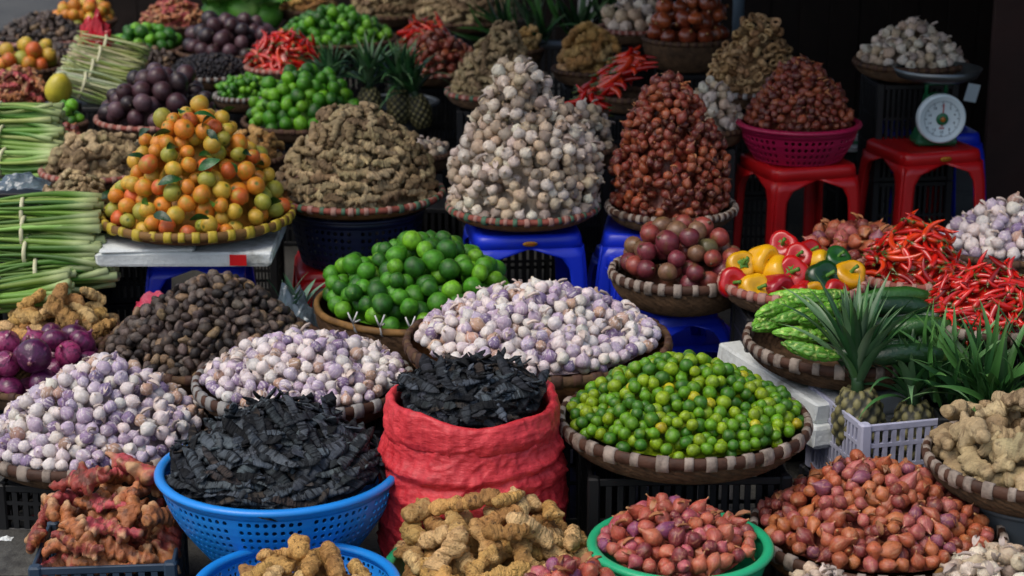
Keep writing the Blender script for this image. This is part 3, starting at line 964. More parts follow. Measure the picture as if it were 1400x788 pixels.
M['blue_basin'] = smat('blue_basin_plastic', '#1c86dc', .35, .5, .06, 5, ('#0f3f6c', 7, .6, .85, .4), (30, .05), coat=.1)
M['green_basin'] = smat('green_basin_plastic', '#26a874', .35, .5, .06, 5, ('#0c5a3c', 7, .6, .85, .4), (30, .05), coat=.1)
M['magenta'] = smat('magenta_plastic', '#a81848', .4, .5, .08, 5, ('#5c1030', 7, .6, .85, .4), (30, .05), coat=.1)
M['grey_basin'] = smat('grey_basin_plastic', '#5c6468', .45, .5, .1, 5, ('#30363a', 7, .5, .85, .5), (30, .05))
M['dark_blue'] = smat('navy_plastic', '#141c38', .45, .5, .1, 5, ('#0a0d18', 7, .5, .85, .5), (30, .05))
M['black_plastic'] = smat('black_plastic', '#1b1c1e', .5, .4, .2, 5, ('#2c2a28', 8, .55, .85, .5), (30, .05))
M['slate_plastic'] = smat('slate_plastic', '#2c3e50', .5, .4, .15, 5, ('#14202c', 8, .55, .85, .5), (30, .05))
M['blue_stool'] = smat('blue_stool_plastic', '#1230c8', .38, .5, .06, 4, ('#3a4a80', 9, .52, .8, .5), (20, .06), coat=.1)
M['red_stool'] = smat('red_stool_plastic', '#c01418', .38, .5, .06, 4, ('#6c2020', 9, .52, .8, .55), (20, .06), coat=.1)
M['lilac_crate'] = smat('lilac_crate_plastic', '#b2b4c8', .45, .45, .1, 6, ('#4c4c5c', 9, .5, .8, .6), (30, .08))
M['foam'] = smat('styrofoam', '#d6dcda', .7, .3, .06, 12, ('#6c6a58', 7, .52, .72, .7), (90, .35))
M['sack_old'] = smat('red_sack_weave', '#dc4049', .6, .4, .12, 10, ('#e04a50', 5, .55, .8, .4), (14, .35), weave=160)
M['white_tie'] = smat('white_plastic_tie', '#d0d0cc', .4, .5, .05, 20, None, (30, .1))
M['bag'] = smat('clear_plastic_bag', '#9fb4c0', .15, .6, .1, 9, None, (12, .6), trans=.75)
M['paper_pink'] = smat('pink_paper', '#c83a58', .6, .3, .15, 9, ('#e8a0b0', 6, .5, .7, .6), (12, .3))
M['red_film'] = smat('red_plastic_film', '#d0182c', .25, .5, .2, 7, ('#e8909c', 5, .58, .7, .5), (10, .5), trans=.3)
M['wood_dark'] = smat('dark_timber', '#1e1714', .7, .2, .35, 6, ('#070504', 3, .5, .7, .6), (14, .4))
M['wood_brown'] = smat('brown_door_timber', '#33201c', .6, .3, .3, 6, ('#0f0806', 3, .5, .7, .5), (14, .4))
M['canvas'] = smat('shade_canopy_cloth', '#2c2e30', .85, .1, .2, 4)
M['steel'] = smat('steel_pan', '#6c7274', .35, .5, .15, 6, ('#2c2c2c', 8, .5, .8, .5), (20, .1), metal=.8)
M['scale_green'] = smat('scale_green_paint', '#12603a', .4, .5, .1, 6, ('#0a2c1c', 8, .55, .8, .4), (20, .1), coat=.2)
M['dial_white'] = smat('dial_face', '#cfe0e4', .3, .5, .03, 6)
M['ink'] = smat('dial_ink', '#2c4a58', .5, .3, .05, 6)
M['ink_red'] = smat('dial_red', '#a81c18', .4, .4, .05, 6)
M['brass'] = smat('orange_hub', '#a86418', .35, .5, .1, 6, None, (20, .1), coat=.2)
M['post'] = smat('painted_post', '#5c6c78', .5, .4, .1, 6, ('#2c3438', 8, .5, .8, .5), (20, .1))
M['sticker'] = smat('orange_sticker', '#c08a20', .5, .4, .1, 30, None, (20, .05))
M['lemon'] = pmat('lemon_skin', .35, .5, .12, [('noise', '#b4a83a', 2, .5, .7, .5)], [('voro', 20, .12)])
M['tie'] = smat('rubber_band', '#c8c6a0', .5, .4, .1, 30)

def sack_mat():
    s = NT('red_sack_weave')
    tc = s.n("TexCoord"); P = tc.outputs['Object']
    a = s.noise(s.vm('MULTIPLY', P, (70, 70, 6)), 1.0, 3, .6)
    b = s.noise(s.vm('MULTIPLY', P, (7, 7, 160)), 1.0, 3, .6)
    c = s.noise(P, 6, 5, .6)
    col = s.mix(s.mr(s.ma('MULTIPLY', s.ma('ADD', a, b), .5), .32, .68), rgba('#b4202a'), rgba('#de4248'))
    col = s.mix(s.ma('MULTIPLY', s.mr(c, .5, .75), .45), col, rgba('#8c1c26'))
    s.put(s.b.inputs['Base Color'], col)
    s.b.inputs['Roughness'].default_value = .5
    n1 = s.bump(s.noise(s.vm('MULTIPLY', P, (1, 1, 2.2)), 22, 5, .65), .55, .012)
    n2 = s.bump(s.ma('ADD', a, b), .2, .003, n1)
    s.t.links.new(n2, s.b.inputs['Normal'])
    return s.m
M['sack'] = sack_mat()

# ------------------------------------------------------------------ baskets
RIMS = {'brown': ('rim_brown', 'wrap_white', None), 'grey': ('rim_brown', 'wrap_grey', None), 'pink': ('rim_pink', 'wrap_pink', None),
        'yellow': ('rim_tan', 'wrap_yellow', None), 'pinkgreen': ('rim_pink', 'wrap_pink', 'wrap_green'), 'plain': ('rim_tan', None, None), 'dark': ('wicker', 'rim_brown', None)}

def weave_bowl(R, depth, rb, n=168, m=9):
    """Shallow woven bowl: strands pass over and under, so each cell stands proud or sinks."""
    V, F, P = [], [], []
    m2 = m * 2; n2 = n
    for j in range(m2 + 1):
        t = j / m2
        r = rb + (R - rb) * math.sin(t * PI / 2) ** .9
        z = -depth + depth * (1 - math.cos(t * PI / 2)) ** .9
        for i in range(n2):
            a = 2 * PI * i / n2
            o = .0045 * math.sin(PI * (j + .5)) * (1 if (i // 2) % 2 else -1) if j < m2 else 0
            o += .0015 * noise.noise(Vector((i * .9, j * .9, R * 31)))
            V.append(((r + o) * math.cos(a), (r + o) * math.sin(a), z + o * .4)); P.append((t, 0, i / n2))
    for j in range(m2):
        for i in range(n2):
            k = (i + 1) % n2
            F.append((j * n2 + i, j * n2 + k, (j + 1) * n2 + k, (j + 1) * n2 + i))
    F.append(tuple(range(n2 - 1, -1, -1)))
    return G(V, F, P)

def band(R, z0, z1, th, a0, a1, n, lift=0.0):
    """A closed strip bent round the rim from angle a0 to a1."""
    V, F = [], []
    sec = [(R - th, z0 + .002), (R - th * .3, z0), (R + th * .5, z0 + .003), (R + th * .75, (z0 + z1) / 2), (R + th * .4, z1 - .002), (R - th * .3, z1), (R - th, z1 - .003)]
    c = len(sec)
    full = abs(a1 - a0 - 2 * PI) < 1e-6
    m = n if full else n + 1
    for i in range(m):
        a = a0 + (a1 - a0) * i / n
        for (r, z) in sec:
            q = lift if not full else 0
            rc = R + (r - R) * (1 + q); zc = (z0 + z1) / 2 + (z - (z0 + z1) / 2) * (1 + q)
            if full: rc += .0015 * math.sin(a * 9)
            V.append((rc * math.cos(a), rc * math.sin(a), zc))
    for i in range(n):
        A, B = i * c, ((i + 1) % m) * c
        for j in range(c):
            k = (j + 1) % c
            F.append((A + j, B + j, B + k, A + k))
    if not full:
        F.append(tuple(range(c))); F.append(tuple(n * c + j for j in range(c - 1, -1, -1)))
    return G(V, F)

def basket(x, y, h, R, depth, rim, label, n=34, bandh=.02, bowl='wicker', rb=.55, tilt=0, near=True, group='round wicker baskets', ties=0):
    root = empty('wicker_basket', (x, y, h), 0, label, 'basket', group)
    base_m, wm, wm2 = RIMS[rim]
    link('bowl', weave_bowl(R, depth, R * rb).mesh('bowl', M[bowl], smooth=True), root)
    link('rim', band(R, -bandh * .8, bandh * .2, .009, 0, 2 * PI, 96).mesh('rim', M[base_m]), root)
    if wm and n:
        w = PI / n * .92
        for q, mat in enumerate([wm, wm2] if wm2 else [wm]):
            wg = band(R, -bandh * .8, bandh * .2, .009, -w / 2 * 1.0, w / 2 * 1.0, 3, .22)
            if near:
                mes = [band(R, -bandh * (.78 + .06 * v), bandh * .2, .009, -w / 2 * (.8 + .16 * v), w / 2 * (.8 + .16 * v), 3, .18 + .05 * v).mesh('rim_wrap', M[mat]) for v in range(3)]
                for i in range(q, n, 2 if wm2 else 1):
                    link('rim_wrap', mes[(i * 7 + i // 3) % 3], root, rot=(0, 0, 2 * PI * i / n + .045 * math.sin(i * 7.1)))
            else:
                g = G()
                for i in range(q, n, 2 if wm2 else 1):
                    g.add(wg.copy().rot('Z', 2 * PI * i / n))
                tag(link('rim_wrapping', g.mesh('rim_wrapping', M[mat]), root), kind='stuff')
    if ties:
        rnd = random.Random(5)
        for i in range(ties):
            a = -2.15 + i * .27
            c = Vector((math.cos(a), math.sin(a), 0))
            pts = [c * (R + .014) + Vector((0, 0, .012 - .02 * k)) - c * (.022 * k * k * .3) for k in range(4)]
            g = tube([c * (R - .015) + Vector((0, 0, .012))] + pts, .003, 5)
            for s_ in (-1, 1):
                e = pts[0] + Vector((s_ * .012, -.004, .022 + rnd.uniform(0, .012)))
                g.add(tube([pts[0], (pts[0] + e) / 2 + Vector((0, -.003, 0)), e], [.003, .0025, .002], 5))
            link('white_tie', g.mesh('white_tie', M['white_tie']), root)
    return root

def perforated(prof, nseg, hole=.55, rib_every=0):
    """Wall with a real hole in each cell; prof = list of (r, z) row edges."""
    V, F = [], []
    def pt(j, i2):      # half steps
        a = PI * i2 / nseg
        j0 = j // 2
        if j % 2 == 0: r, z = prof[j0]
        else:
            r = (prof[j0][0] + prof[j0 + 1][0]) / 2; z = (prof[j0][1] + prof[j0 + 1][1]) / 2
        return Vector((r * math.cos(a), r * math.sin(a), z))
    idx = {}
    def vid(j, i2):
        i2 %= 2 * nseg
        if (j, i2) not in idx:
            idx[(j, i2)] = len(V); V.append(tuple(pt(j, i2)))
        return idx[(j, i2)]
    for j in range(len(prof) - 1):
        for i in range(nseg):
            o = [(2 * j, 2 * i), (2 * j, 2 * i + 1), (2 * j, 2 * i + 2), (2 * j + 1, 2 * i + 2), (2 * j + 2, 2 * i + 2), (2 * j + 2, 2 * i + 1), (2 * j + 2, 2 * i), (2 * j + 1, 2 * i)]
            out = [vid(*q) for q in o]
            if rib_every and i % rib_every == 0:
                F.append(tuple(out)); continue
            P8 = [pt(*q) for q in o]
            c = sum(P8, Vector()) / 8
            inn = []
            for q, p in enumerate(P8):
                k = hole * (.74 if q % 2 == 0 else 1.0)
                inn.append(len(V)); V.append(tuple(c + (p - c) * k))
            for q in range(8):
                w = (q + 1) % 8
                F.append((out[q], out[w], inn[w], inn[q]))
    return G(V, F)

def basin(x, y, h, R, depth, mat, label, perf=True, rb=.68, group='plastic basins', rimr=.009, cat='basin', name='plastic_basin', nseg=90):
    root = empty(name, (x, y, h), 0, label, cat, group)
    prof = []
    nr = max(5, int(depth / (2 * PI * R / nseg)))
    for j in range(nr + 1):
        t = j / nr
        prof.append((R * (rb + (1 - rb) * math.sin(t * PI / 2)), -depth + depth * t))
    if perf:
        g = perforated(prof[:-1], nseg, .60, 9)
        o = link('perforated_wall', g.mesh('perforated_wall', M[mat], False), root)
        sd_ = o.modifiers.new('thickness', 'SOLIDIFY'); sd_.thickness = .003; sd_.offset = 0
        g2 = rev([prof[-2], prof[-1]], 96)
        o2 = link('collar', g2.mesh('collar', M[mat]), root)
        sd_ = o2.modifiers.new('thickness', 'SOLIDIFY'); sd_.thickness = .003; sd_.offset = 0
        bt = rev([(0, -depth), (prof[0][0], -depth)], 64)
    else:
        g = rev(prof, 96)
        o = link('wall', g.mesh('wall', M[mat]), root)
        sd_ = o.modifiers.new('thickness', 'SOLIDIFY'); sd_.thickness = .003; sd_.offset = 0
        bt = rev([(0, -depth), (prof[0][0], -depth)], 64)
    o = link('bottom', bt.mesh('bottom', M[mat]), root)
    sd_ = o.modifiers.new('thickness', 'SOLIDIFY'); sd_.thickness = .003
    n, m = 96, 9
    V, F = [], []
    for i in range(n):
        a = 2 * PI * i / n
        for j in range(m):
            b = 2 * PI * j / m
            r = R + rimr * 1.25 * math.cos(b) + .003; z = rimr * .9 * math.sin(b)
            V.append((r * math.cos(a), r * math.sin(a), z))
    for i in range(n):
        for j in range(m):
            F.append((i * m + j, ((i + 1) % n) * m + j, ((i + 1) % n) * m + (j + 1) % m, i * m + (j + 1) % m))
    link('rim', G(V, F).mesh('rim', M[mat]), root)
    return root

# ------------------------------------------------------------------ crates
def bar_panel(w, h, th, nc, rows, edge=.016, barw=.5, rails=()):
    """Slotted crate wall in the XZ plane: frame, rails and upright bars."""
    g = G()
    g.add(box(0, 0, h - edge / 2, w, th, edge, .002)); g.add(box(0, 0, edge / 2, w, th, edge, .002))
    for s_ in (-1, 1): g.add(box(s_ * (w / 2 - edge / 2), 0, h / 2, edge, th * .96, h - 2 * edge))
    for z in rails: g.add(box(0, 0, z * h, w - 2 * edge, th * .9, edge * .55))
    iw = w - 2 * edge
    for i in range(1, nc):
        g.add(box(-iw / 2 + iw * i / nc, 0, h / 2, iw / nc * barw, th * .8, h - 2 * edge))
    return g

def crate(x, y, ztop, w, d, h, rz, mat, label, nc=14, rails=(.35, .65), group='slotted plastic crates', name='plastic_crate', floor_=True, plate=False):
    root = empty(name, (x, y, ztop - h), rz, label, 'crate', group)
    th = .008
    mw = bar_panel(w, h, th, nc, 0, rails=rails).mesh('side_panel', M[mat], False)
    nd = max(3, int(nc * d / w))
    md = bar_panel(d - 2 * th, h, th, nd, 0, rails=rails).mesh('side_panel', M[mat], False)
    link('side_panel', mw, root, (0, -d / 2 + th / 2, 0)); link('side_panel', mw, root, (0, d / 2 - th / 2, 0))
    link('side_panel', md, root, (-w / 2 + th / 2, 0, 0), (0, 0, PI / 2)); link('side_panel', md, root, (w / 2 - th / 2, 0, 0), (0, 0, PI / 2))
    link('crate_floor', box(0, 0, .006, w - 2 * th - .001, d - 2 * th - .001, .006).mesh('crate_floor', M[mat], False), root)
    cp_ = box(0, 0, h / 2 + .001, .026, .026, h + .004, .004).mesh('corner_post', M[mat], False)
    for i in (-1, 1):
        for j in (-1, 1):
            link('corner_post', cp_, root, (i * (w / 2 - .009), j * (d / 2 - .009), 0))
    if plate:
        link('lid', box(0, 0, h - .004, w - .03, d - .03, .004).mesh('lid', M[mat], False), root)
    return root

def slab(x, y, z, w, d, h, rz, label, mat='foam', name='styrofoam_board', cat='styrofoam board', group='styrofoam boards', tilt=0):
    g = box(0, 0, 0, w, d, h, .006)
    # subdivide the outline a little so that knocks and broken corners show
    rnd = random.Random(int(x * 100) + int(y * 100))
    g.V += np.array([[rnd.uniform(-.003, .003) for _ in range(3)] for _ in g.V])
    o = link(name, g.mesh(name, M[mat], False), None, (x, y, z + h / 2), (tilt, 0, rz))
    return tag(o, label, cat, group)

# ------------------------------------------------------------------ stools
def stool(x, y, H, a, b, rz, mat, label, sticker=None, tilt=(0, 0)):
    root = empty('plastic_stool', (x, y, 0), rz, label, 'stool', 'plastic stools')
    root.rotation_euler[0], root.rotation_euler[1] = tilt
    def sq(s, z, k):
        out = []
        n = 32
        for i in range(n):
            t = 2 * PI * (i + .5) / n
            c, q = math.cos(t), math.sin(t)
            e = .24
            out.append((s * math.copysign(abs(c) ** e, c), s * math.copysign(abs(q) ** e, q), z))
        return out
    ap = .085 * H
    rows = [(.0, H - .004), (a * .55, H - .004), (a * .80, H - .004), (a * .9, H), (a * .98, H - .004), (a * 1.0, H - .014), (a + (b - a) * .13, H - ap)]
    V, F = [(0, 0, H - .004)], []
    for (s_, z) in rows[1:]: V += sq(s_, z, 0)
    n = 32
    for i in range(n): F.append((0, 1 + i, 1 + (i + 1) % n))
    for j in range(len(rows) - 2):
        for i in range(n):
            k = (i + 1) % n
            F.append((1 + j * n + i, 1 + (j + 1) * n + i, 1 + (j + 1) * n + k, 1 + j * n + k))
    o = link('seat', G(V, F).mesh('seat', M[mat]), root)
    md = o.modifiers.new('t', 'SOLIDIFY'); md.thickness = .004
    # legs: L-shaped, two wings per corner, widening into the arch under the apron
    def wing(flip):
        V, F, P = [], [], []
        nt, nu = 14, 5
        for k in range(nt + 1):
            t = k / nt
            z = H - ap + .002 - (H - ap) * t
            s_ = a + (b - a) * (.13 + .87 * t)
            tt = t / .17
            w = s_ * .30 + (s_ * .99 - s_ * .30) * (1 - math.sqrt(max(0, 1 - (1 - min(1, tt)) ** 2))) if tt < 1 else s_ * .30 - s_ * .03 * t
            for u in range(nu + 1):
                q = s_ - w * u / nu
                corner = .018 if u == 0 else 0
                X, Y = s_ - corner * .35, q - corner * .35
                V.append((X, Y, z) if not flip else (Y, X, z))
        for k in range(nt):
            for u in range(nu):
                f = (k * (nu + 1) + u, k * (nu + 1) + u + 1, (k + 1) * (nu + 1) + u + 1, (k + 1) * (nu + 1) + u)
                F.append(f if not flip else tuple(reversed(f)))
        return G(V, F)
    lg = wing(False).add(wing(True)).mesh('leg', M[mat])
    for i in range(4):
        o = link('leg', lg, root, rot=(0, 0, i * PI / 2))
        md = o.modifiers.new('t', 'SOLIDIFY'); md.thickness = .004
    if sticker is not None:
        ang = sticker
        sg = rev([(0, 0), (.020, 0), (.021, .0012), (0, .0014)], 24).scale(1, .36, 1)
        s_ = a + (b - a) * .09
        me = sg.mesh('badge', M['sticker'])
        o = link('badge', me, root, (s_ * math.sin(ang), -s_ * math.cos(ang) - .0035, H - ap * .55), (PI / 2 , 0, 0))
        bars = G()
        for k in range(5): bars.add(box(-.010 + .005 * k, 0, .0016, .0022, .006, .0008))
        link('badge_mark', bars.mesh('badge_mark', M['ink_red'], False), o)
    return root

# ------------------------------------------------------------------ plants and loose things
def pineapple(x, y, z, tilt, rz, L, crown, label, nl=40, seed=1, wl=.022, spread=1.0, body=True):
    """Fruit with raised eyes, its crown a rosette of sword leaves."""
    rnd = random.Random(seed)
    root = empty('pineapple', (x, y, z), rz, label, 'pineapple', 'pineapples with leafy crowns')
    root.rotation_euler = (tilt[0], tilt[1], rz)
    R = L * .36
    if body:
        pr = [(0, 0)] + [(R * math.sin(PI * (.12 + .76 * j / 26)) ** .55, L * j / 26) for j in range(27)] + [(0, L)]
        g = rev(pr, 48)
        N = normals(g)
        d = []
        for v in g.V:
            a = math.atan2(v[1], v[0]) * 9 / (2 * PI) ; zz = v[2] / L * 8
            p_, q_ = a + zz * .5, a - zz * .5
            e = abs(math.sin(PI * p_)) * abs(math.sin(PI * q_))
            d.append(e)
        d = np.array(d)
        g.V = g.V + N * (d * .010)[:, None]
        g.P[:, 0] = d
        link('fruit', g.mesh('fruit', M['pine_body']), root, color=lin('#33342a'))
    cr = link('crown', rev([(0, -.01), (.016, 0), (.014, .04), (0, .05)], 8).mesh('crown', M['pine_leaf']), root, (0, 0, L * .97), color=lin('#2c4a2c'))
    ms = [blade(crown * (.6 + .11 * i), wl * (.9 + .06 * i), (.15, .45, .95, 1.6)[i % 4] * spread, .4, 9, (-.5, .4, 0, .8)[i % 4]).mesh('leaf', M['pine_leaf']) for i in range(4)]
    for k in range(nl):
        t = k / nl
        i = 3 - min(3, int(t * 4))
        c = [lin('#2f5a34'), lin('#3f6e3a'), lin('#24482e'), lin('#5a7c56')][rnd.randrange(4)]
        o = link('leaf', ms[i], cr, (0, 0, .005 + .04 * t), (0, (1 - t) * .62 * spread * rnd.uniform(.6, 1.2), k * 2.399), c)
        o.rotation_mode = 'ZYX'
        o.rotation_mode = 'XYZ'
        o.scale = (1, 1, rnd.uniform(.8, 1.12))
    return root
M['pine_body'] = pmat('pineapple_skin', .55, .4, .2, [('tip', '#8c8658', .15, .7, .8)], [('noise', 12, .3)])

def leaf_bunch(x, y, z, n, L, W, label, seed, rot, fan=.6, tint=('#2f5c2c', '#234a26', '#47783a'), group='bunches of long green leaves', name='leaf_bunch', curve=.55):
    """A sheaf of long leaves lying or leaning from one foot."""
    rnd = random.Random(seed)
    root = empty(name, (x, y, z), 0, label, 'leaves', group)
    root.rotation_euler = rot
    ms = [blade(L * (.75 + .15 * i), W * (.85 + .12 * i), curve * (.5 + .5 * i), .3, 9, (-.4, .5, 0)[i]).mesh('leaf', M['pine_leaf']) for i in range(3)]
    for k in range(n):
        link('leaf', ms[k % 3], root, (rnd.uniform(-.03, .03), rnd.uniform(-.03, .03), rnd.uniform(0, .03)),
             (rnd.uniform(-fan, fan), rnd.uniform(-fan, fan), rnd.uniform(0, 6.28)), lin(tint[k % len(tint)]))
    return root

def stalk_bundle(p, d, n, L, rad, label, seed, mat='stalk', tints=('#587e2c', '#6f9238', '#46702a', '#84a04a'), tie=.62, ties=1, cut=True, group='tied bundles of green stalks', name='stalk_bundle', squash=.8, thick=.0080, flare=1.3):
    """Stalks laid side by side along +X and held by a band."""
    rnd = random.Random(seed)
    root = empty(name, p, 0, label, 'stalk bundle', group)
    root.rotation_euler = d
    ms = []
    for i in range(5):
        r0 = thick * (.8 + .12 * i)
        bend = (.02, -.015, .01, -.02, .0)[i]
        pts = [Vector((-L * (1 - tie) + L * k / 8, bend * math.sin(PI * k / 8), bend * .4 * math.sin(PI * k / 6))) for k in range(9)]
        w = [r0 * (.35 + .9 * (k / 8) ** 1.2) for k in range(9)]
        ms.append(tube(pts, w, 7).mesh('stalk', M[mat]))
    for k in range(n):
        a = k * 2.399; q = math.sqrt((k + .5) / n) * rad
        yy, zz = q * math.cos(a), q * math.sin(a) * squash
        link('stalk', ms[rnd.randrange(5)], root, (rnd.uniform(-.05, .05) * L, yy, zz),
             (rnd.uniform(0, 6), -zz / rad * .06 * flare + rnd.uniform(-.03, .03), yy / rad * .10 * flare + rnd.uniform(-.04, .04)), [c * rnd.uniform(.85, 1.15) for c in lin(rnd.choice(tints))])
    for t in range(ties):
        V, F = [], []
        nn, mm = 24, 6
        g = G()
        for i in range(nn):
            A = 2 * PI * i / nn
            for j in range(mm):
                B = 2 * PI * j / mm
                rr = rad * 1.13 + .004 * math.cos(B)
                V.append((.006 * math.sin(B) + .05 * t, rr * math.cos(A), rr * squash * math.sin(A) + (.003 * math.cos(B))))
        for i in range(nn):
            for j in range(mm):
                F.append((i * mm + j, ((i + 1) % nn) * mm + j, ((i + 1) % nn) * mm + (j + 1) % mm, i * mm + (j + 1) % mm))
        link('tie', G(V, F).mesh('tie', M['tie']), root)
    return root

def bell_pepper(p, s, color, adj, seed, rot):
    root = empty('bell_pepper', p, 0, adj, 'bell pepper', 'bell peppers in the pink rimmed basket')
    root.rotation_euler = rot
    lob = 4 if seed % 2 else 3
    pr = [(0, -.36), (.14, -.44), (.30, -.42), (.42, -.26), (.47, -.02), (.5, .2), (.47, .36), (.36, .44), (.22, .43), (.10, .39), (0, .38)]
    pr = [(r * s, z * s * 1.08) for r, z in pr]
    # a finer profile
    fine = []
    for (a, b) in zip(pr[:-1], pr[1:]):
        fine += [a, ((a[0] + b[0]) / 2 * 1.01, (a[1] + b[1]) / 2)]
    fine.append(pr[-1])
    g = rev(fine, 36, lambda a, t, r: 1 + .10 * (abs(math.cos(lob * a / 2 + seed)) - .6) * 1.6)
    o = link('flesh', lump(g, .006, 12, seed).mesh('flesh', M['pepper']), root, color=lin(color))
    md = o.modifiers.new('s', 'SUBSURF'); md.levels = 1; md.render_levels = 1
    st = tube([Vector((0, 0, .30 * s)), Vector((.01 * s, 0, .42 * s)), Vector((.05 * s, .02 * s, .56 * s)), Vector((.14 * s, .04 * s, .66 * s))], [.13 * s, .06 * s, .05 * s, .065 * s], 8)
    st.add(rev([(0, .33 * s), (.15 * s, .36 * s), (.20 * s, .42 * s), (.10 * s, .39 * s), (0, .38 * s)], 10, lambda a, t, r: 1 + .3 * math.cos(5 * a)))
    link('stem', st.mesh('stem', M['pepper_stem']), root)
    return root

def crumple(x, y, z, sx, sy, sz, mat, label, cat, name, seed, n=14, rot=0, group=None):
    """A crumpled sheet of film or paper, closed below."""
    V, F = [], []
    for j in range(n + 1):
        for i in range(n + 1):
            u, v = i / n - .5, j / n - .5
            q = max(0, 1 - (2 * abs(u)) ** 2) * max(0, 1 - (2 * abs(v)) ** 2)
            k = noise.noise(Vector((u * 5 + seed, v * 5, seed))); k2 = noise.noise(Vector((u * 13, v * 13 + seed, seed)))
            V.append((u * sx + k2 * sx * .08, v * sy + k * sy * .1, sz * q * (.75 + .5 * k) + abs(k2) * sz * .35 + .002))
    m = n + 1
    for j in range(n):
        for i in range(n):
            F.append((j * m + i, j * m + i + 1, (j + 1) * m + i + 1, (j + 1) * m + i))
    o = link(name, G(V, F).mesh(name, M[mat], False), None, (x, y, z), (0, 0, rot))
    md = o.modifiers.new('t', 'SOLIDIFY'); md.thickness = .001
    return tag(o, label, cat, group)

def sack(x, y, ztop, R, H, label):
    """Woven sack: a creased body and a collar folded down outside the mouth."""
    root = empty('red_sack', (x, y, 0), 0, label, 'sack')
    def crease(a, z, k=1.0, seed=0.0):
        f = 0
        for (fr, am, st) in ((1.3, .0065, 2.4), (2.8, .0045, 2.8), (6.5, .0026, 1.8), (14, .0016, 1.0)):
            q = Vector((math.cos(a) * R * fr * 5, math.sin(a) * R * fr * 5, z * fr * 5 * st / 1.6 + seed + .35 * math.sin(2 * a) * fr))
            f += am * ((1 - abs(noise.noise(q)) * 2.2) ** 3 if abs(noise.noise(q)) < .45 else 0) - am * .3
        nv = abs(noise.noise(Vector((math.cos(a) * R * 34, math.sin(a) * R * 34, z * 3.5 + seed))))
        f += .0035 * max(0, 1 - nv * 2.4) ** 3 - .002
        return f * k
    n, m = 240, 110
    V, F = [], []
    for j in range(m + 1):
        t = j / m
        z = (H - .012) * t
        r = R * (1.08 + .10 * math.sin(PI * t ** .9) - .10 * t ** 4)
        for i in range(n):
            a = 2 * PI * i / n
            sag = 0
            for (zc, w, am, ph) in ((.78, .035, .008, .4), (.70, .03, .006, 1.9), (.60, .04, .005, 2.6), (.38, .06, .003, 4.1)):
                e = (t - zc - .06 * math.sin(a + ph)) / w
                sag += am * (math.exp(-(e - .8) ** 2) - math.exp(-(e + .3) ** 2 * 2)) * (.7 + .4 * math.sin(a * 2 + ph))
            rr = r + crease(a, z) + sag
            V.append((rr * math.cos(a), rr * math.sin(a), z))
    for j in range(m):
        for i in range(n):
            k = (i + 1) % n
            F.append((j * n + i, j * n + k, (j + 1) * n + k, (j + 1) * n + i))
    F.append(tuple(range(n - 1, -1, -1)))
    link('cloth', G(V, F).mesh('cloth', M['sack']), root)
    V, F = [], []
    m = 26
    for j in range(m + 1):
        t = j / m
        for i in range(n):
            a = 2 * PI * i / n
            edge = .062 + .010 * math.sin(2 * a + 1.2) + .007 * noise.noise(Vector((math.cos(a) * 3, math.sin(a) * 3, 5)))
            if t < .15: r, z = R * .93, H - .03 + .025 * t / .15
            elif t < .45:
                q = (t - .15) / .3 * PI
                r, z = R * .985 - .0 - (R * .055) * math.cos(q), H - .005 + .012 * math.sin(q)
            else:
                q = (t - .45) / .55
                r, z = R * 1.04 + .010 * math.sin(q * PI * .8) - .004 * q, H - .005 - edge * q
            lift = .010 * math.sin(2 * a + .6) + .006 * math.sin(5 * a)
            rr = r + crease(a, z + .3, .75, 7.0) * min(1, t * 3)
            V.append((rr * math.cos(a), rr * math.sin(a), z + lift * max(0, 1 - abs(t - .4))))
    for j in range(m):
        for i in range(n):
            k = (i + 1) % n
            F.append((j * n + i, (j + 1) * n + i, (j + 1) * n + k, j * n + k))
    o = link('rolled_rim', G(V, F).mesh('rolled_rim', M['sack']), root)
    o.modifiers.new('t', 'SOLIDIFY').thickness = .003
    return root
# ------------------------------------------------------------------ ground and the dark shop behind
def ground():
    s = NT('asphalt_paving')
    tc = s.n("TexCoord"); P = tc.outputs['Object']
    a = s.noise(P, 1.2, 6, .6); b = s.noise(P, 60, 3, .7)
    col = s.mix(s.mr(a, .3, .7), rgba('#3c3c39'), rgba('#53524c'))
    col = s.mix(s.ma('MULTIPLY', s.mr(b, .45, .7), .5), col, rgba('#2c2b29'))
    col = s.mix(s.ma('MULTIPLY', s.mr(s.noise(P, 3.5, 6, .7), .56, .66), .7), col, rgba('#25231f'))
    s.put(s.b.inputs['Base Color'], col); s.b.inputs['Roughness'].default_value = .75
    s.t.links.new(s.bump(s.ma('ADD', b, s.noise(P, 9, 4)), .5, .01), s.b.inputs['Normal'])
    g = G([(-60, -20, 0), (60, -20, 0), (60, 120, 0), (-60, 120, 0)], [(0, 1, 2, 3)])
    tag(link('ground', g.mesh('ground', s.m, False)), kind='structure')
    # paving slabs seen at the lower left edge
    ms = [box(0, 0, 0, .294, .294, .012, .003).mesh('paving_slab', s.m, False)]
    root = link('pavement', box(-1.75, 4.0, .002, 1.6, 3.0, .004).mesh('pavement', s.m, False)); tag(root, kind='structure')
    rnd = random.Random(2)
    for i in range(5):
        for j in range(9):
            link('paving_slab', ms[0], root, (-1.12 - i * .30, 2.75 + j * .30, .0085 + rnd.uniform(-.001, .001)), (rnd.uniform(-.006, .006), rnd.uniform(-.006, .006), rnd.uniform(-.01, .01)))
ground()

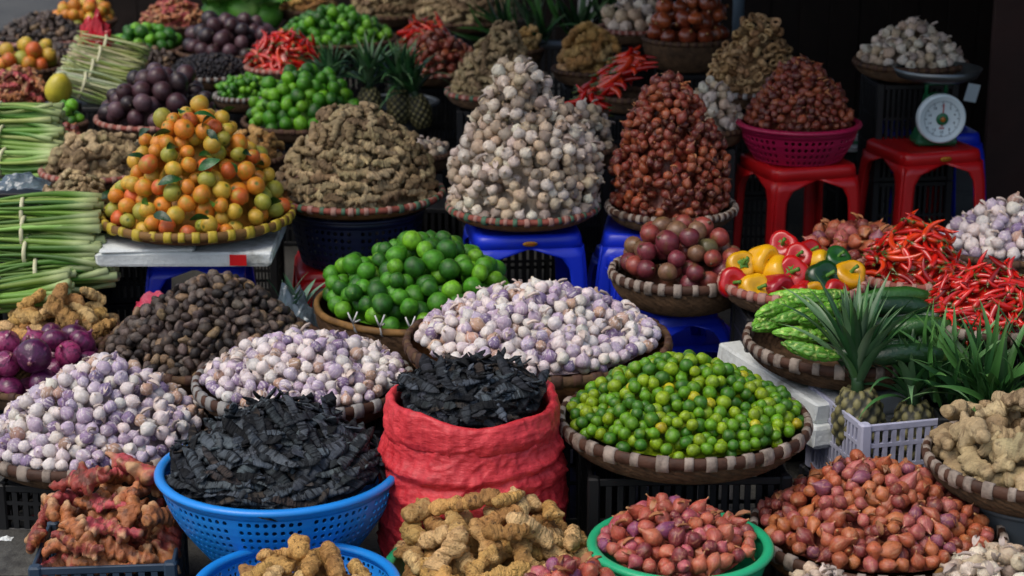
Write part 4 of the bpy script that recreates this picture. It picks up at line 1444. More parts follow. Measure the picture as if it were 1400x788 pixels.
def planks(name, x0, x1, y, z0, z1, n, mat, label, cat='wall', axis='x', gap=.001, th=.03):
    root = empty(name, ((x0 + x1) / 2 if axis == 'x' else y, y if axis == 'x' else (x0 + x1) / 2, 0), 0 if axis == 'x' else PI / 2, label, cat)
    w = (x1 - x0) / n
    me = box(0, 0, (z0 + z1) / 2, w - gap, th, z1 - z0, .003).mesh('plank', M[mat], False)
    rnd = random.Random(n)
    for i in range(n):
        link('plank', me, root, (-(x1 - x0) / 2 + (i + .5) * w, rnd.uniform(-.006, .006), 0), color=(1, 1, 1))
    return root
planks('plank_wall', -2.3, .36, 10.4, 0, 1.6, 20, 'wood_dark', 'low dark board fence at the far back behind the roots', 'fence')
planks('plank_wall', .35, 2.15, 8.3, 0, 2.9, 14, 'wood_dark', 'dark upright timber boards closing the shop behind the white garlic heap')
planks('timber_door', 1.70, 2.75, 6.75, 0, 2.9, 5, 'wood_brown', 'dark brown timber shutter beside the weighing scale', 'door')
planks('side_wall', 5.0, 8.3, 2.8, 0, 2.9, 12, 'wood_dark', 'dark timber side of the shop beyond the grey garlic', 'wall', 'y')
aw = empty('shade_canopy', (1.3, 6.5, 2.25), 0, 'unseen dark cloth canopy added to shade the shop end of the stall', 'shade_canopy')  # out of view; added and sized to darken the back of the stall
V, F = [], []
for j in range(13):
    for i in range(17):
        x, y = -2.6 + 5.0 * i / 16, -1.9 + 5.9 * j / 12
        V.append((x, y, .22 * (j / 12) + .03 * math.cos(i * 1.6) ))
for j in range(12):
    for i in range(16):
        a = j * 17 + i; F.append((a, a + 1, a + 18, a + 17))
cl = link('cloth', G(V, F).mesh('cloth', M['canvas']), aw)
cl.modifiers.new('t', 'SOLIDIFY').thickness = .004
link('pole', tube([Vector((-2.6, -1.88, -.01)), Vector((2.4, -1.88, -.01))], .02, 8).mesh('pole', M['post']), aw)
pt = atD(1010, 5, 7.3)
g = rev([(0, 0), (.022, 0), (.022, 2.72), (0, 2.72)], 10)
tag(link('awning_post', g.mesh('awning_post', M['post']), None, (pt.x, 7.3, 0)), 'blue grey painted post behind the heap of tan dried rings', 'post')

# ------------------------------------------------------------------ layout from the photo
def spot(px, py, rp, h):
    p, t = at(px, py, h)
    return p.x, p.y, rp * t / FPX, t

def heap(kinds, px, py, rp, h, peak, size, where, group, shape='mid', pk=(0, 0), layers=1.75, fillr=.97):
    x, y, R, t = spot(px, py, rp, h)
    H = max(.02, (py - peak) * t / FPX / math.cos(PITCH))
    Heap(kinds, x, y, h, R * fillr, H, size, where, group, shape, pk, layers)
    return x, y, R

def under(x, y, ztop, R, mat='black_plastic', label='black slotted crate', rz=0.0, k=.72, one=None):
    """Crates stacked from the ground up to the container's underside."""
    z, parts = 0, []
    n = 1 if ztop < .36 else 2
    hh = ztop / n
    for i in range(n):
        crate(x, y, hh * (i + 1) - .001, R * 2 * k, R * 2 * k * .8, hh - .003, rz, mat, label if n == 1 else label + (', the upper one of two' if i else ', the lower one of two'), nc=int(10 + R * 18), plate=True)

def B(px, py, rp, h, depth, rim, label, sup=True, suplabel=None, **kw):
    x, y, R, t = spot(px, py, rp, h)
    basket(x, y, h, R, depth, rim, label, **kw)
    if sup and h - depth > .03:
        under(x, y, h - depth - .002, R, label=suplabel or ('black slotted crate under the ' + label.split(' with ')[0].split(' under ')[0])[:90], rz=.1 * math.sin(px))
    return x, y, R

# ---- front row, left to right
heap('purple_garlic_bulb', 130, 592, 152, .20, 492, .032, 'in the basket beside the onions', 'purple garlic in the front corner basket', 'mid', (.15, .1))
B(130, 592, 154, .20, .075, 'brown', 'wide striped rim wicker basket of purple garlic beside the red onions', bandh=.026, n=32, suplabel='black crate under the corner basket of purple garlic')
heap('dried_pod', 382, 640, 156, .28, 550, .140, 'in the blue basin', 'dried pods in the blue basin', 'mid', (.05, .1), 1.7, .99)
x, y, R, t = spot(382, 640, 160, .28)
basin(x, y, .28, R, .17, 'blue_basin', 'large blue perforated basin full of black dried pods', rb=.66)
under(x, y, .108, R, label='black crate under the large blue basin', k=.55)
heap('dried_pod', 645, 546, 104, .42, 500, .13, 'in the red sack', 'dried pods in the red sack', 'flat', (0, .2), 1.8)
x, y, R, t = spot(645, 546, 112, .42)
sack(x, y, .42, R, .42, 'open red woven sack of black dried pods with its rim rolled down')
heap('calamansi', 935, 566, 166, .36, 489, .027, 'in the basket by the red sack', 'calamansi heaped in the basket by the red sack', 'mid', (0, .1))
B(935, 570, 170, .36, .085, 'brown', 'striped rim wicker basket of small green calamansi beside the red sack', False, bandh=.026, n=34)
x, y, R, t = spot(935, 570, 170, .36)
crate(x, y + .02, .27, .42, .30, .268, .03, 'black_plastic', 'black slotted crate carrying the basket of calamansi', nc=16)
heap('red_galangal_root', 150, 730, 112, .14, 630, .145, 'in the slate blue crate', 'red galangal in the slate blue crate', 'dome', (.05, .3), 1.9)
x, y, R, t = spot(150, 738, 104, .14)
crate(x, y, .135, .29, .25, .132, .08, 'slate_plastic', 'slate blue crate holding the red galangal roots', nc=10)
heap('ginger_root', 412, 812, 96, .18, 762, .10, 'in the small blue basin', 'ginger in the small blue basin', 'flat', (.2, .1), 1.6)
x, y, R, t = spot(405, 800, 134, .18)
basin(x, y, .18, R, .12, 'blue_basin', 'small blue perforated basin of pale ginger below the big one', rb=.66)
heap('ginger_root', 672, 764, 146, .16, 668, .100, 'in the green basin', 'ginger heaped in the green basin', 'dome', (.0, .1), 1.9)
x, y, R, t = spot(672, 770, 140, .16)
basin(x, y, .15, R, .13, 'green_basin', 'green plastic basin buried under a heap of tan ginger', perf=False)
heap('shallot', 788, 815, 74, .22, 760, .031, 'in the small bowl in front of the ginger', 'shallots in the small bowl by the ginger', 'mid', (-.2, 0))
x, y, R, t = spot(788, 815, 76, .22)
basin(x, y, .22, R, .10, 'green_basin', 'small green bowl of shallots in front of the ginger heap', perf=False, nseg=48)
heap('shallot', 925, 742, 112, .24, 692, .0315, 'in the green rimmed basin', 'shallots in the green rimmed basin', 'mid', (-.1, .1))
x, y, R, t = spot(930, 745, 118, .24)
basin(x, y, .24, R, .13, 'green_basin', 'green plastic basin full of pinkish shallots before the black crate', perf=False)
under(x, y, .105, R, label='black crate under the green basin of shallots', k=.5)
heap('shallot', 1195, 716, 164, .20, 636, .0315, 'in the basket by the lilac crate', 'shallots in the striped basket by the lilac crate', 'mid', (-.05, .15))
B(1200, 722, 170, .20, .09, 'brown', 'wide striped rim wicker basket of copper shallots in front of the lilac crate', n=36, bandh=.026, bowl='wicker_light', suplabel='black crate under the basket of copper shallots')
heap('garlic_bulb', 1392, 800, 108, .20, 754, .039, 'in the corner basket at the lower right', 'white garlic in the lower right corner basket', 'mid', (0, 0))
B(1392, 803, 112, .20, .07, 'plain', 'plain cane basket of white garlic cut off at the lower right corner', bandh=.02, suplabel='black crate under the corner basket of white garlic')
heap('garlic_bulb', 1120, 808, 40, .20, 782, .03, 'in the small dish at the lower edge', 'pale garlic in the small dish', 'flat')
x, y, R, t = spot(1120, 808, 42, .20)
basin(x, y, .20, R, .06, 'grey_basin', 'small grey dish of pale garlic at the lower edge', perf=False, nseg=40)
under(x, y, .138, R, label='small black crate under the grey dish', k=.7)

# ---- second row
heap('red_onion', 62, 512, 88, .22, 447, .080, 'beside the purple garlic', 'red onions beside the purple garlic', 'flat', (0, 0), 1.8)
B(62, 512, 92, .22, .07, 'dark', 'dark cane basket of red onions', suplabel='black crate under the red onions')
heap('ginger_root', 78, 450, 84, .26, 392, .10, 'behind the red onions', 'ginger behind the red onions', 'mid', (.1, 0), 1.8)
B(78, 452, 82, .26, .07, 'dark', 'dark cane basket of ginger behind the red onions', suplabel='black crate under the ginger behind the red onions')
heap('brown_nut', 290, 470, 146, .27, 378, .031, 'in the basket under the blue stool', 'brown nuts heaped before the blue stool', 'mid', (.1, .1))
B(290, 470, 150, .27, .07, 'dark', 'dark rimmed wicker basket heaped with brown nuts', bandh=.024, suplabel='black crate under the heap of brown nuts')
heap('purple_garlic_bulb', 415, 515, 144, .30, 458, .0305, 'in the basket behind the blue basin', 'purple garlic in the basket behind the blue basin', 'mid', (.0, .15))
B(415, 517, 148, .30, .08, 'grey', 'grey rimmed wicker basket of purple garlic behind the blue basin', bandh=.026, suplabel='black crate under the garlic behind the blue basin')
heap('purple_garlic_bulb', 735, 458, 172, .40, 395, .0315, 'in the basket behind the red sack', 'purple garlic in the basket behind the red sack', 'mid', (.0, .1))
B(735, 462, 180, .40, .10, 'dark', 'large brown wicker basket of purple garlic behind the red sack', bandh=.026, bowl='wicker_light', suplabel='black crate under the garlic behind the red sack')
heap('lime', 575, 408, 138, .33, 322, .0495, 'in the basket with white ties', 'limes heaped in the basket with white ties', 'dome', (.05, .1), 1.8)
B(575, 411, 143, .33, .13, 'plain', 'deep brown wicker basket of limes tied with white plastic strips', n=0, bandh=.02, rb=.70, ties=5, suplabel='black crate under the basket of limes')

# ---- right middle
heap('passion_fruit', 932, 364, 92, .42, 296, .055, 'in the deep wicker basket beside the peppers', 'passion fruit in the deep wicker basket', 'dome', (.1, .1), 1.8)
x, y, R = B(932, 368, 97, .42, .10, 'brown', 'deep wicker basket of brownish passion fruit before the blue stools', False, bandh=.026, n=30, rb=.5)
stool(x - .07, y + .34, .38, .12, .16, .25, 'blue_stool', 'blue plastic stool close behind the passion fruit basket')
stool(x - .005, y, .318, .085, .165, .30, 'blue_stool', 'blue plastic stool right under the passion fruit basket')
x2, y2, R, t = spot(1083, 382, 98, .45)
B(1083, 382, 98, .45, .07, 'pink', 'pink rimmed wicker basket of red, yellow and green bell peppers', bandh=.022, n=30, suplabel='black crate under the basket of bell peppers')
PEP = [(1008, 380, 42, '#b01414', 'red bell pepper lying below the yellow ones at the basket edge', (1.2, .3, 0)), (1036, 392, 44, '#d8a010', 'yellow bell pepper with its green stem facing out at the front', (1.0, .2, .3)),
       (1048, 352, 46, '#d8a010', 'large yellow bell pepper on top of the pile', (1.3, -.4, .8)), (1087, 368, 48, '#b41414', 'red bell pepper with green stem below another red one', (1.1, .1, 0)),
       (1080, 330, 42, '#b01010', 'red bell pepper at the very top of the pile', (1.0, -.5, 0)), (1068, 388, 44, '#9c1420', 'dark red bell pepper at the front beside the bitter melons', (1.5, .9, .5)),
       (1124, 356, 40, '#d0a014', 'small yellow bell pepper behind the green one', (1.2, .3, 1.0)), (1130, 376, 48, '#123a16', 'dark green bell pepper between yellow ones', (1.0, .0, .3)),
       (1168, 374, 44, '#d89c10', 'yellow orange bell pepper at the far end of the basket', (.7, .1, 0)), (1118, 392, 34, '#d0940c', 'small orange yellow bell pepper above the bitter melons', (1.4, .7, 0)),
       (1150, 352, 36, '#1c4a1c', 'green bell pepper with a long stem at the back', (.6, .2, 0)), (1100, 395, 36, '#a81212', 'small red bell pepper low in the pile', (1.3, -.2, 1)),
       (1020, 358, 40, '#d8a010', 'yellow bell pepper at the outer edge above the red one', (.9, -.3, .4)), (1110, 342, 38, '#a81212', 'small red bell pepper high up behind the stacked red ones', (.8, .3, .2)),
       (1066, 366, 40, '#d09c14', 'yellow bell pepper wedged between the large yellow and the red one', (1.1, .2, .9)), (1146, 394, 38, '#a01414', 'red bell pepper low beside the yellow orange one', (1.2, .2, .3)),
       (1098, 348, 40, '#b01414', 'red bell pepper second from the top of the pile', (.9, .1, -.2))]
for i, (px, py, sz, c, lab, rot) in enumerate(PEP):
    v = (py - 380) / 50
    D = y2 - .02 - v * .10
    q = atD(px - 8, py + 8, D)
    bell_pepper(q, sz * 5.0 / FPX, c, lab, i, rot)
core = rev([(R * .9, -.01), (R * .75, .03), (R * .4, .07), (0, .09)], 20)
heap('shallot', 1172, 345, 74, .40, 308, .038, 'behind the bell peppers', 'shallots behind the bell peppers', 'flat', (0, 0), 1.7)
B(1172, 347, 76, .40, .06, 'dark', 'dark basket of shallots behind the bell peppers', near=False, suplabel='black crate under the shallots behind the bell peppers')
heap('red_chilli', 1250, 368, 76, .42, 306, .098, 'in the basket beside the bell peppers', 'red chillies beside the bell peppers', 'dome', (.1, .2), 1.6)
B(1250, 370, 82, .42, .06, 'pink', 'pink rimmed basket of large red chillies beside the bell peppers', bandh=.022, n=32, suplabel='black crate under the large red chillies')
heap('small_red_chilli', 1355, 428, 98, .46, 366, .072, 'in the basket above the cucumbers', 'small red chillies above the cucumbers', 'dome', (.0, .2), 1.5)
B(1358, 430, 102, .46, .06, 'brown', 'brown rimmed basket of small red chillies above the pineapple leaves', bandh=.022, n=32, suplabel='black crate under the small red chillies')
heap('purple_garlic_bulb', 1375, 332, 92, .42, 274, .036, 'in the basket behind the chillies', 'greyish garlic behind the chillies', 'mid', (.15, 0))
B(1375, 335, 96, .42, .06, 'dark', 'dark basket of greyish purple garlic behind the chillies', near=False, suplabel='black crate under the garlic behind the chillies')
x3, y3, R3, t = spot(1160, 462, 140, .38)
basket(x3, y3, .38, R3, .08, 'brown', 'large wicker tray of bitter melons and cucumbers on white boards', bandh=.026, n=34)
rn = random.Random(3)
for k, (px, py, dz, yaw) in enumerate([(1062, 448, 0, .5), (1098, 460, 0, -.1), (1085, 430, .03, .4), (1120, 440, .03, .7), (1064, 424, .04, .6), (1100, 412, .05, .2), (1135, 420, .05, .9), (1046, 432, .0, 1.0), (1110, 478, 0, -.2), (1140, 456, .0, .4), (1090, 402, .03, -.3), (1130, 402, .03, .5)]):
    q, t = at(px, py, .43 + dz)
    o = link('bitter_melon', piece_mesh('bitter_melon', k % 3), None, q, (rn.uniform(0, 6), rn.uniform(-.15, .25), yaw), lin(['#5c9a26', '#70b030', '#4f8a22'][k % 3]))
    o.scale = (.145,) * 3
    tag(o, ['light green', 'bright green', 'green'][k % 3] + ' warty bitter melon ' + ['at the front edge of the tray', 'at the tray edge next to the pineapple leaves', 'lying across others in the middle', 'beside the pineapple crown', 'second row at the far end of the tray', 'on top under the bell peppers', 'on top beside the pineapple leaves', 'at the outer end of the tray', 'lowest at the front rim', 'half hidden by the pineapple crown', 'at the back under the peppers', 'at the back behind the pineapple crown'][k], 'bitter melon', 'bitter melons on the large tray')
for k, (px, py, dz, yaw) in enumerate([(1250, 430, .05, -.15), (1215, 448, .03, -.1), (1262, 452, .03, .1), (1205, 468, 0, -.2), (1250, 472, .0, .05), (1285, 468, .0, -.1), (1222, 425, .06, .1), (1280, 440, .04, -.2), (1190, 445, .0, .2), (1240, 490, 0, .1), (1195, 485, 0, -.1), (1225, 410, .05, .15)]):
    q, t = at(px, py, .42 + dz)
    o = link('cucumber', piece_mesh('cucumber', k % 3), None, q, (rn.uniform(0, 6), 0, yaw + PI * (k % 2)), lin(['#16361a', '#1c4220', '#28521e'][k % 3]))
    o.scale = (.19,) * 3
    tag(o, 'dark green cucumber ' + ['on top of the pile below the small chillies', 'in the middle next to the pineapple leaves', 'in the middle below the chilli basket', 'low beside the pineapple crown', 'low at the front with a pale tip', 'at the outer end of the tray', 'on top next to the bell peppers', 'under the chilli basket rim', 'half hidden behind the pineapple crown', 'lowest at the front rim', 'lowest behind the pineapple crown', 'at the back of the pile'][k], 'cucumber', 'cucumbers on the large tray')
# white boards and stools below the tray
slab(x3 + .035, y3 + .09, .245, .50, .50, .05, .36, 'thick white styrofoam board directly under the vegetable tray')
slab(x3 + .03, y3 + .08, .19, .52, .50, .05, .39, 'dirty white styrofoam board, lower one under the vegetable tray')
stool(x3 - .10, y3 + .14, .188, .12, .15, -.3, 'blue_stool', 'low blue plastic stool under the styrofoam boards')
stool(x3 + .18, y3 + .10, .188, .11, .13, -.3, 'red_stool', 'low red plastic stool under the styrofoam boards')
q, t = at(965, 478, .20)
stool(q.x - .02, q.y + .15, .20, .12, .15, .2, 'blue_stool', 'low blue plastic stool between the passion fruit and the boards')
# lilac crate with pineapples
xa, ya, t = *at(1180, 583, .30)[0].xy, 0
cxa, cya = xa + .20 * math.cos(.26) - .145 * math.sin(.26), ya + .20 * math.sin(.26) + .145 * math.cos(.26)
crate(cxa, cya, .30, .40, .29, .20, .26, 'lilac_crate', 'lilac slotted crate with pineapples standing in it', nc=18, rails=(.28, .5, .75))
crate(cxa, cya, .098, .42, .31, .096, .26, 'black_plastic', 'black crate below the lilac crate', nc=12, plate=True)
pineapple(xa + .02, ya + .13, .185, (-.06, -.05), .3, .15, .30, 'pineapple with a tall upright crown at the back corner of the crate', 62, 3, .027, .62)
pineapple(xa + .155, ya + .115, .165, (-.16, .06), 1.2, .14, .21, 'pineapple with a spreading curled grey green crown in the crate', 46, 8, .022, 1.25)
pineapple(xa + .34, ya + .12, .12, (.2, -.1), 2.2, .14, .15, 'pineapple half hidden at the far side of the crate', 30, 11, .024, 1.0)
q, t = at(1345, 552, .33)
leaf_bunch(q.x + .03, q.y + .04, .30, 54, .24, .022, 'thick sheaf of long green leaves behind the ginger roots', 4, (.25, -.35, 0), .55)
leaf_bunch(q.x + .14, q.y + .07, .32, 54, .24, .020, 'sheaf of grassy green leaves below the small chillies', 6, (.1, .15, 0), .6)
leaf_bunch(q.x - .06, q.y + .09, .30, 40, .22, .020, 'sheaf of narrow green leaves in front of the cucumbers', 9, (.1, -.1, 0), .5)
crate(q.x + .05, q.y + .06, .30, .30, .16, .298, 0, 'black_plastic', 'black crate under the sheaves of green leaves', nc=12, plate=True)
heap('galangal_root', 1415, 618, 138, .32, 542, .145, 'in the basket by the lilac crate', 'brown ginger in the right hand basket', 'dome', (.1, 0), 1.8)
x, y, R = B(1418, 622, 150, .32, .085, 'brown', 'striped rim wicker basket of knobbly brown roots beside the lilac crate', False, bandh=.026, n=34)
basin(x, y, .232, R * .62, .14, 'grey_basin', 'grey basin under the basket of knobbly brown roots', perf=False)
under(x, y, .09, R, label='black crate below the grey basin', k=.4)

# ---- third row: oranges, ginger, garlic, shallots
heap('orange', 270, 288, 128, .50, 145, .0485, 'on the yellow striped basket', 'oranges piled on the yellow striped basket', 'steep', (-.02, .25), 1.8)
x, y, R = B(270, 290, 130, .50, .05, 'yellow', 'wide shallow basket with yellow striped rim under the oranges', False, bandh=.024, n=36, bowl='wicker_light')
OX, OY = x, y
slab(x - .01, y - .02, .405, .47, .40, .036, .02, 'long white styrofoam board under the oranges, with red tape')
slab(x - .12, y - .05, .443, .25, .34, .008, .1, 'thin torn white board lying on the long one', mat='foam', tilt=0)
tp = box(0, 0, 0, .045, .002, .030, .0004)
tag(link('red_tape', tp.mesh('red_tape', M['red_stool'], False), None, (x + .14, y - .225, .423)), 'strip of red tape on the edge of the white board', 'tape')
stool(x - .0, y, .403, .125, .165, .05, 'blue_stool', 'blue plastic stool under the white boards and oranges')
rn = random.Random(12)
LEAVES = []
for k in range(24):
    a = rn.uniform(-PI, 0) if k % 4 else rn.uniform(0, PI)
    q = rn.uniform(.12, .97)
    h_ = HEAPS[-1]
    X, Y = x + R * q * math.cos(a), y + R * q * math.sin(a)
    Z = h_.top(X, Y) + .034
    me = g_leaf(k % 5, fold=.2, curl=.5).mesh('orange_leaf', M['leaf']) if k < 5 else bpy.data.meshes.get('orange_leaf' + ('' if k % 5 == 0 else f'.{k % 5:03d}'))
    o = link('orange_leaf', me, None, (X, Y, Z), (rn.uniform(.3, 1.1), rn.uniform(-.8, .8), rn.uniform(0, 6.28)), lin(rn.choice(['#1c4a1c', '#27602a', '#143814', '#4c8a34'])))
    o.scale = (rn.uniform(.045, .068),) * 3
    LEAVES.append((X, zone((X, Y, Z), h_), o))
    tag(o, "glossy green leaf", 'leaf', 'green leaves among the oranges')
zs = {}
for X, zn, o in sorted(LEAVES, key=lambda t: t[0]):
    zs[zn] = zs.get(zn, 0) + 1
    o['label'] = f"green leaf {['first', 'second', 'third', 'fourth', 'fifth', 'sixth', 'seventh', 'eighth', 'ninth', 'tenth', 'eleventh', 'twelfth'][zs[zn] - 1]} from the left among the oranges {zn}"
heap('galangal_root', 488, 256, 114, .50, 144, .078, 'on the basket beside the oranges', 'ginger roots on the basket beside the oranges', 'dome', (0, .1), 1.7)
x, y, R = B(488, 260, 118, .50, .05, 'pinkgreen', 'shallow pink rimmed basket of greyish ginger next to the oranges', False, bandh=.018, n=56, bowl='wicker_light')
basin(x, y, .448, .19, .15, 'dark_blue', 'navy perforated tub under the basket of greyish ginger', perf=True, rb=.86, name='plastic_tub', cat='tub', rimr=.006, nseg=60)
stool(x - .02, y, .296, .16, .19, .12, 'red_stool', 'red plastic stool under the navy tub')
heap('garlic_bulb', 718, 276, 110, .50, 86, .036, 'on the basket above the blue stool', 'white garlic in the tall heap above the blue stool', 'tower', (-.12, .1), 2.7)
x, y, R = B(715, 278, 103, .50, .05, 'pinkgreen', 'shallow pink rimmed basket under the tall heap of white garlic', False, bandh=.018, n=50, bowl='wicker_light')
stool(x + .0, y - .02, .448, .15, .18, .12, 'blue_stool', 'blue plastic stool under the tall heap of white garlic', sticker=0)
heap('small_red_shallot', 916, 276, 86, .50, 104, .027, 'on the basket beside the white garlic', 'small red shallots in the tall heap beside the white garlic', 'column', (-.1, .1), 2.7)
x, y, R = B(918, 280, 88, .50, .06, 'brown', 'brown rimmed basket under the tall heap of small red shallots', False, bandh=.02, n=40)
stool(x - .05, y + .03, .438, .135, .18, -.1, 'blue_stool', 'blue plastic stool under the tall heap of small red shallots')
# magenta basket on the red stool
heap('small_red_shallot', 1092, 166, 76, .60, 82, .027, 'in the magenta basket', 'small red shallots in the magenta basket', 'dome', (0, .1), 1.8)
x, y, R, t = spot(1092, 168, 80, .60)
basin(x, y, .60, R, .11, 'magenta', 'magenta perforated basket of small red shallots on a red stool', rb=.74, cat='basket', name='plastic_basket', nseg=54)
stool(x, y, .488, .145, .165, .32, 'red_stool', 'red plastic stool under the magenta basket')
# scale on its stool
qs, t = at(1262, 196, .48)
SX, SY = qs.x, qs.y
stool(SX, SY, .48, .145, .175, .30, 'red_stool', 'red plastic stool carrying the green weighing scale', sticker=0)
stool(SX + .08, SY + .34, .47, .15, .19, .15, 'blue_stool', 'blue plastic stool standing behind the red stool of the scale')
stool(SX + .02, SY + .74, .40, .13, .16, .1, 'scale_green', 'green plastic stool furthest behind the scale')

def weighing_scale(x, y, z):
    root = empty('weighing_scale', (x, y, z), .10, 'green dial weighing scale with a round white face and steel pan', 'scale')
    bd = rev([(0, 0), (.095, 0), (.10, .012), (.088, .03), (.066, .07), (.058, .13), (.050, .165), (.0, .17)], 4)
    bd.rot('Z', PI / 4); bd.scale(1, .62, 1)
    o = link('body', bd.mesh('body', M['scale_green'], False), root)
    o.modifiers.new('b', 'BEVEL').width = .006
    hs = rev([(0, 0), (.076, 0), (.080, .006), (.080, .030), (.074, .036), (.070, .031), (0, .031)], 48)
    hs.rot('X', PI / 2)
    dl = link('dial', hs.mesh('dial', M['dial_white']), root, (0, -.045, .095))
    rm = []
    g = G()
    for i in range(60):
        a = 2 * PI * i / 60
        L = .010 if i % 5 == 0 else .005
        b = box(0, 0, .060 - L / 2, .0014 if i % 5 else .0022, .0008, L).rot('Y', a)
        g.add(b)
    tag(link('tick_marks', g.move(0, -.0318, 0).mesh('tick_marks', M['ink'], False), dl), kind='stuff')
    for i in range(0, 20, 2):
        a = 2 * PI * i / 20
        cu = bpy.data.curves.new('numeral', 'FONT'); cu.body = str(i); cu.size = .013; cu.align_x = 'CENTER'; cu.align_y = 'CENTER'; cu.extrude = .0003
        tmp = bpy.data.objects.new('tmp', cu); COL.objects.link(tmp)
        me = bpy.data.meshes.new_from_object(tmp.evaluated_get(bpy.context.evaluated_depsgraph_get())); bpy.data.objects.remove(tmp)
        me.materials.clear(); me.materials.append(M['ink'])
        o = link('numeral', me, dl)
        o.location = (.043 * math.sin(a), -.0322, .043 * math.cos(a)); o.rotation_euler = (PI / 2, 0, 0)
    nd = box(0, 0, .024, .0028, .0012, .052).add(box(0, 0, -.012, .005, .0012, .022))
    link('needle', nd.rot('Y', .05).move(0, -.036, 0).mesh('needle', M['ink_red'], False), dl)
    link('hub', rev([(0, 0), (.020, 0), (.019, .004), (.014, .006), (0, .006)], 24).rot('X', PI / 2).move(0, -.034, 0).mesh('hub', M['scale_green']), dl)
    link('hub_cap', rev([(0, 0), (.009, 0), (.008, .005), (0, .006)], 16).rot('X', PI / 2).move(0, -.040, 0).mesh('hub_cap', M['brass']), dl)
    mk = G()
    for (a, b) in ((-.006, 0), (.0, 0), (.006, 0)):
        mk.add(box(a, -.0322, -.030, .004, .0008, .006))
    link('red_mark', mk.mesh('red_mark', M['ink_red'], False), dl)
    for s_ in (-1, 1):
        link('post', tube([Vector((s_ * .032, 0, .15)), Vector((s_ * .032, 0, .225))], .007, 8).mesh('post', M['scale_green']), root)
    link('platform', box(0, 0, .205, .10, .10, .010, .003).mesh('platform', M['scale_green'], False), root)
    pn = rev([(0, .212), (.09, .213), (.125, .225), (.14, .250), (.143, .25), (.128, .222), (.09, .209), (0, .208)], 48)
    link('pan', pn.mesh('pan', M['steel']), root)
weighing_scale(SX + .03, SY - .01, .482)

# ---- back rows
def back(kinds, px, py, rp, h, peak, size, where, group, shape, rim, blabel, pk=(0, 0), depth=.06, layers=1.6):
    heap(kinds, px, py, rp * .97, h, peak, size, where, group, shape, pk, layers)
    if rim:
        B(px, py + 1, rp, h, depth, rim, blabel, near=False, n=34, bandh=.018, suplabel='black crate under ' + blabel.split(' basket of ')[-1].split(' tray of ')[-1])
back('galangal_root', 135, 228, 78, .50, 180, .12, 'beside the oranges', 'grey brown roots beside the oranges', 'dome', 'pink', 'pink rimmed basket of long grey brown roots')
back('galangal_root', 108, 280, 52, .48, 234, .07, 'above the lemongrass bundles', 'small brown roots above the green bundles', 'dome', 'pinkgreen', 'pink rimmed basket of small brown roots')
back('ginger_root', 345, 212, 46, .50, 172, .075, 'between the oranges and the greyish ginger', 'ginger behind the oranges', 'dome', 'dark', 'dark basket of ginger between oranges and limes')
back('garlic_bulb', 582, 208, 34, .46, 190, .036, 'between the ginger and the tall garlic heap', 'white garlic behind the greyish ginger', 'dome', 'dark', 'small dark basket of white garlic behind greyish ginger')
back('garlic_bulb', 972, 172, 46, .58, 106, .034, 'behind the tall heap of red shallots', 'white garlic behind the red shallots', 'mid', 'dark', 'dark basket of small white garlic')
back('garlic_bulb', 800, 200, 42, .58, 138, .034, 'behind the shoulder of the tall garlic heap', 'grey garlic behind the tall heap', 'dome', 'dark', 'dark basket of grey garlic behind the tall heap')
back('dried_ring', 1030, 118, 68, .64, 20, .038, 'behind the magenta basket', 'tan dried rings', 'tower', 'grey', 'grey rimmed basket of tan dried rings', (.1, .1), layers=2.5)
back('garlic_bulb', 1245, 82, 76, .72, 28, .038, 'behind the weighing scale', 'white garlic behind the scale', 'mid', 'dark', 'dark basket of white garlic behind the scale')
back('copper_onion', 940, 50, 60, .70, -4, .068, 'in the deep wicker basket', 'copper onions in the deep basket', 'flat', 'dark', 'deep dark wicker basket of copper onions', (0, 0), .12)
back('garlic_bulb', 868, 36, 50, .70, 4, .055, 'beside the copper onions', 'large white garlic beside the copper onions', 'flat', 'pink', 'pink rimmed basket of large white garlic')
B(862, 128, 50, .58, .06, 'dark', 'dark basket of long red chillies', near=False, suplabel='black crate under the long red chillies')
rn = random.Random(31)
for k in range(48):
    row, c = k // 16, k % 16
    q = atD(826 + 22 * row + rn.uniform(-9, 9), 132 - 20 * row - 1.3 * c + rn.uniform(-4, 4), 6.5 + .012 * c + .02 * row)
    o = link('red_chilli', piece_mesh('red_chilli', k % 6), None, q, (rn.uniform(-.6, .6), -.38 + rn.uniform(-.13, .13), rn.uniform(-.2, .2) + PI * 0), lin(rn.choice(['#c81c12', '#d63a18', '#a8120c'])))
    o.scale = (.18, .12, .14)
    tag(o, f"long red chilli number {['one', 'two', 'three'][row]} row of the fanned bunch behind the red shallots", 'chilli', 'long red chillies fanned out behind the red shallots')
    o['label'] = f"long red chilli, {['first','second','third','fourth','fifth','sixth','seventh','eighth','ninth','tenth','eleventh','twelfth','thirteenth','fourteenth','fifteenth','sixteenth'][c]} from below, {['lower', 'middle', 'upper'][row]} part of the fanned bunch"

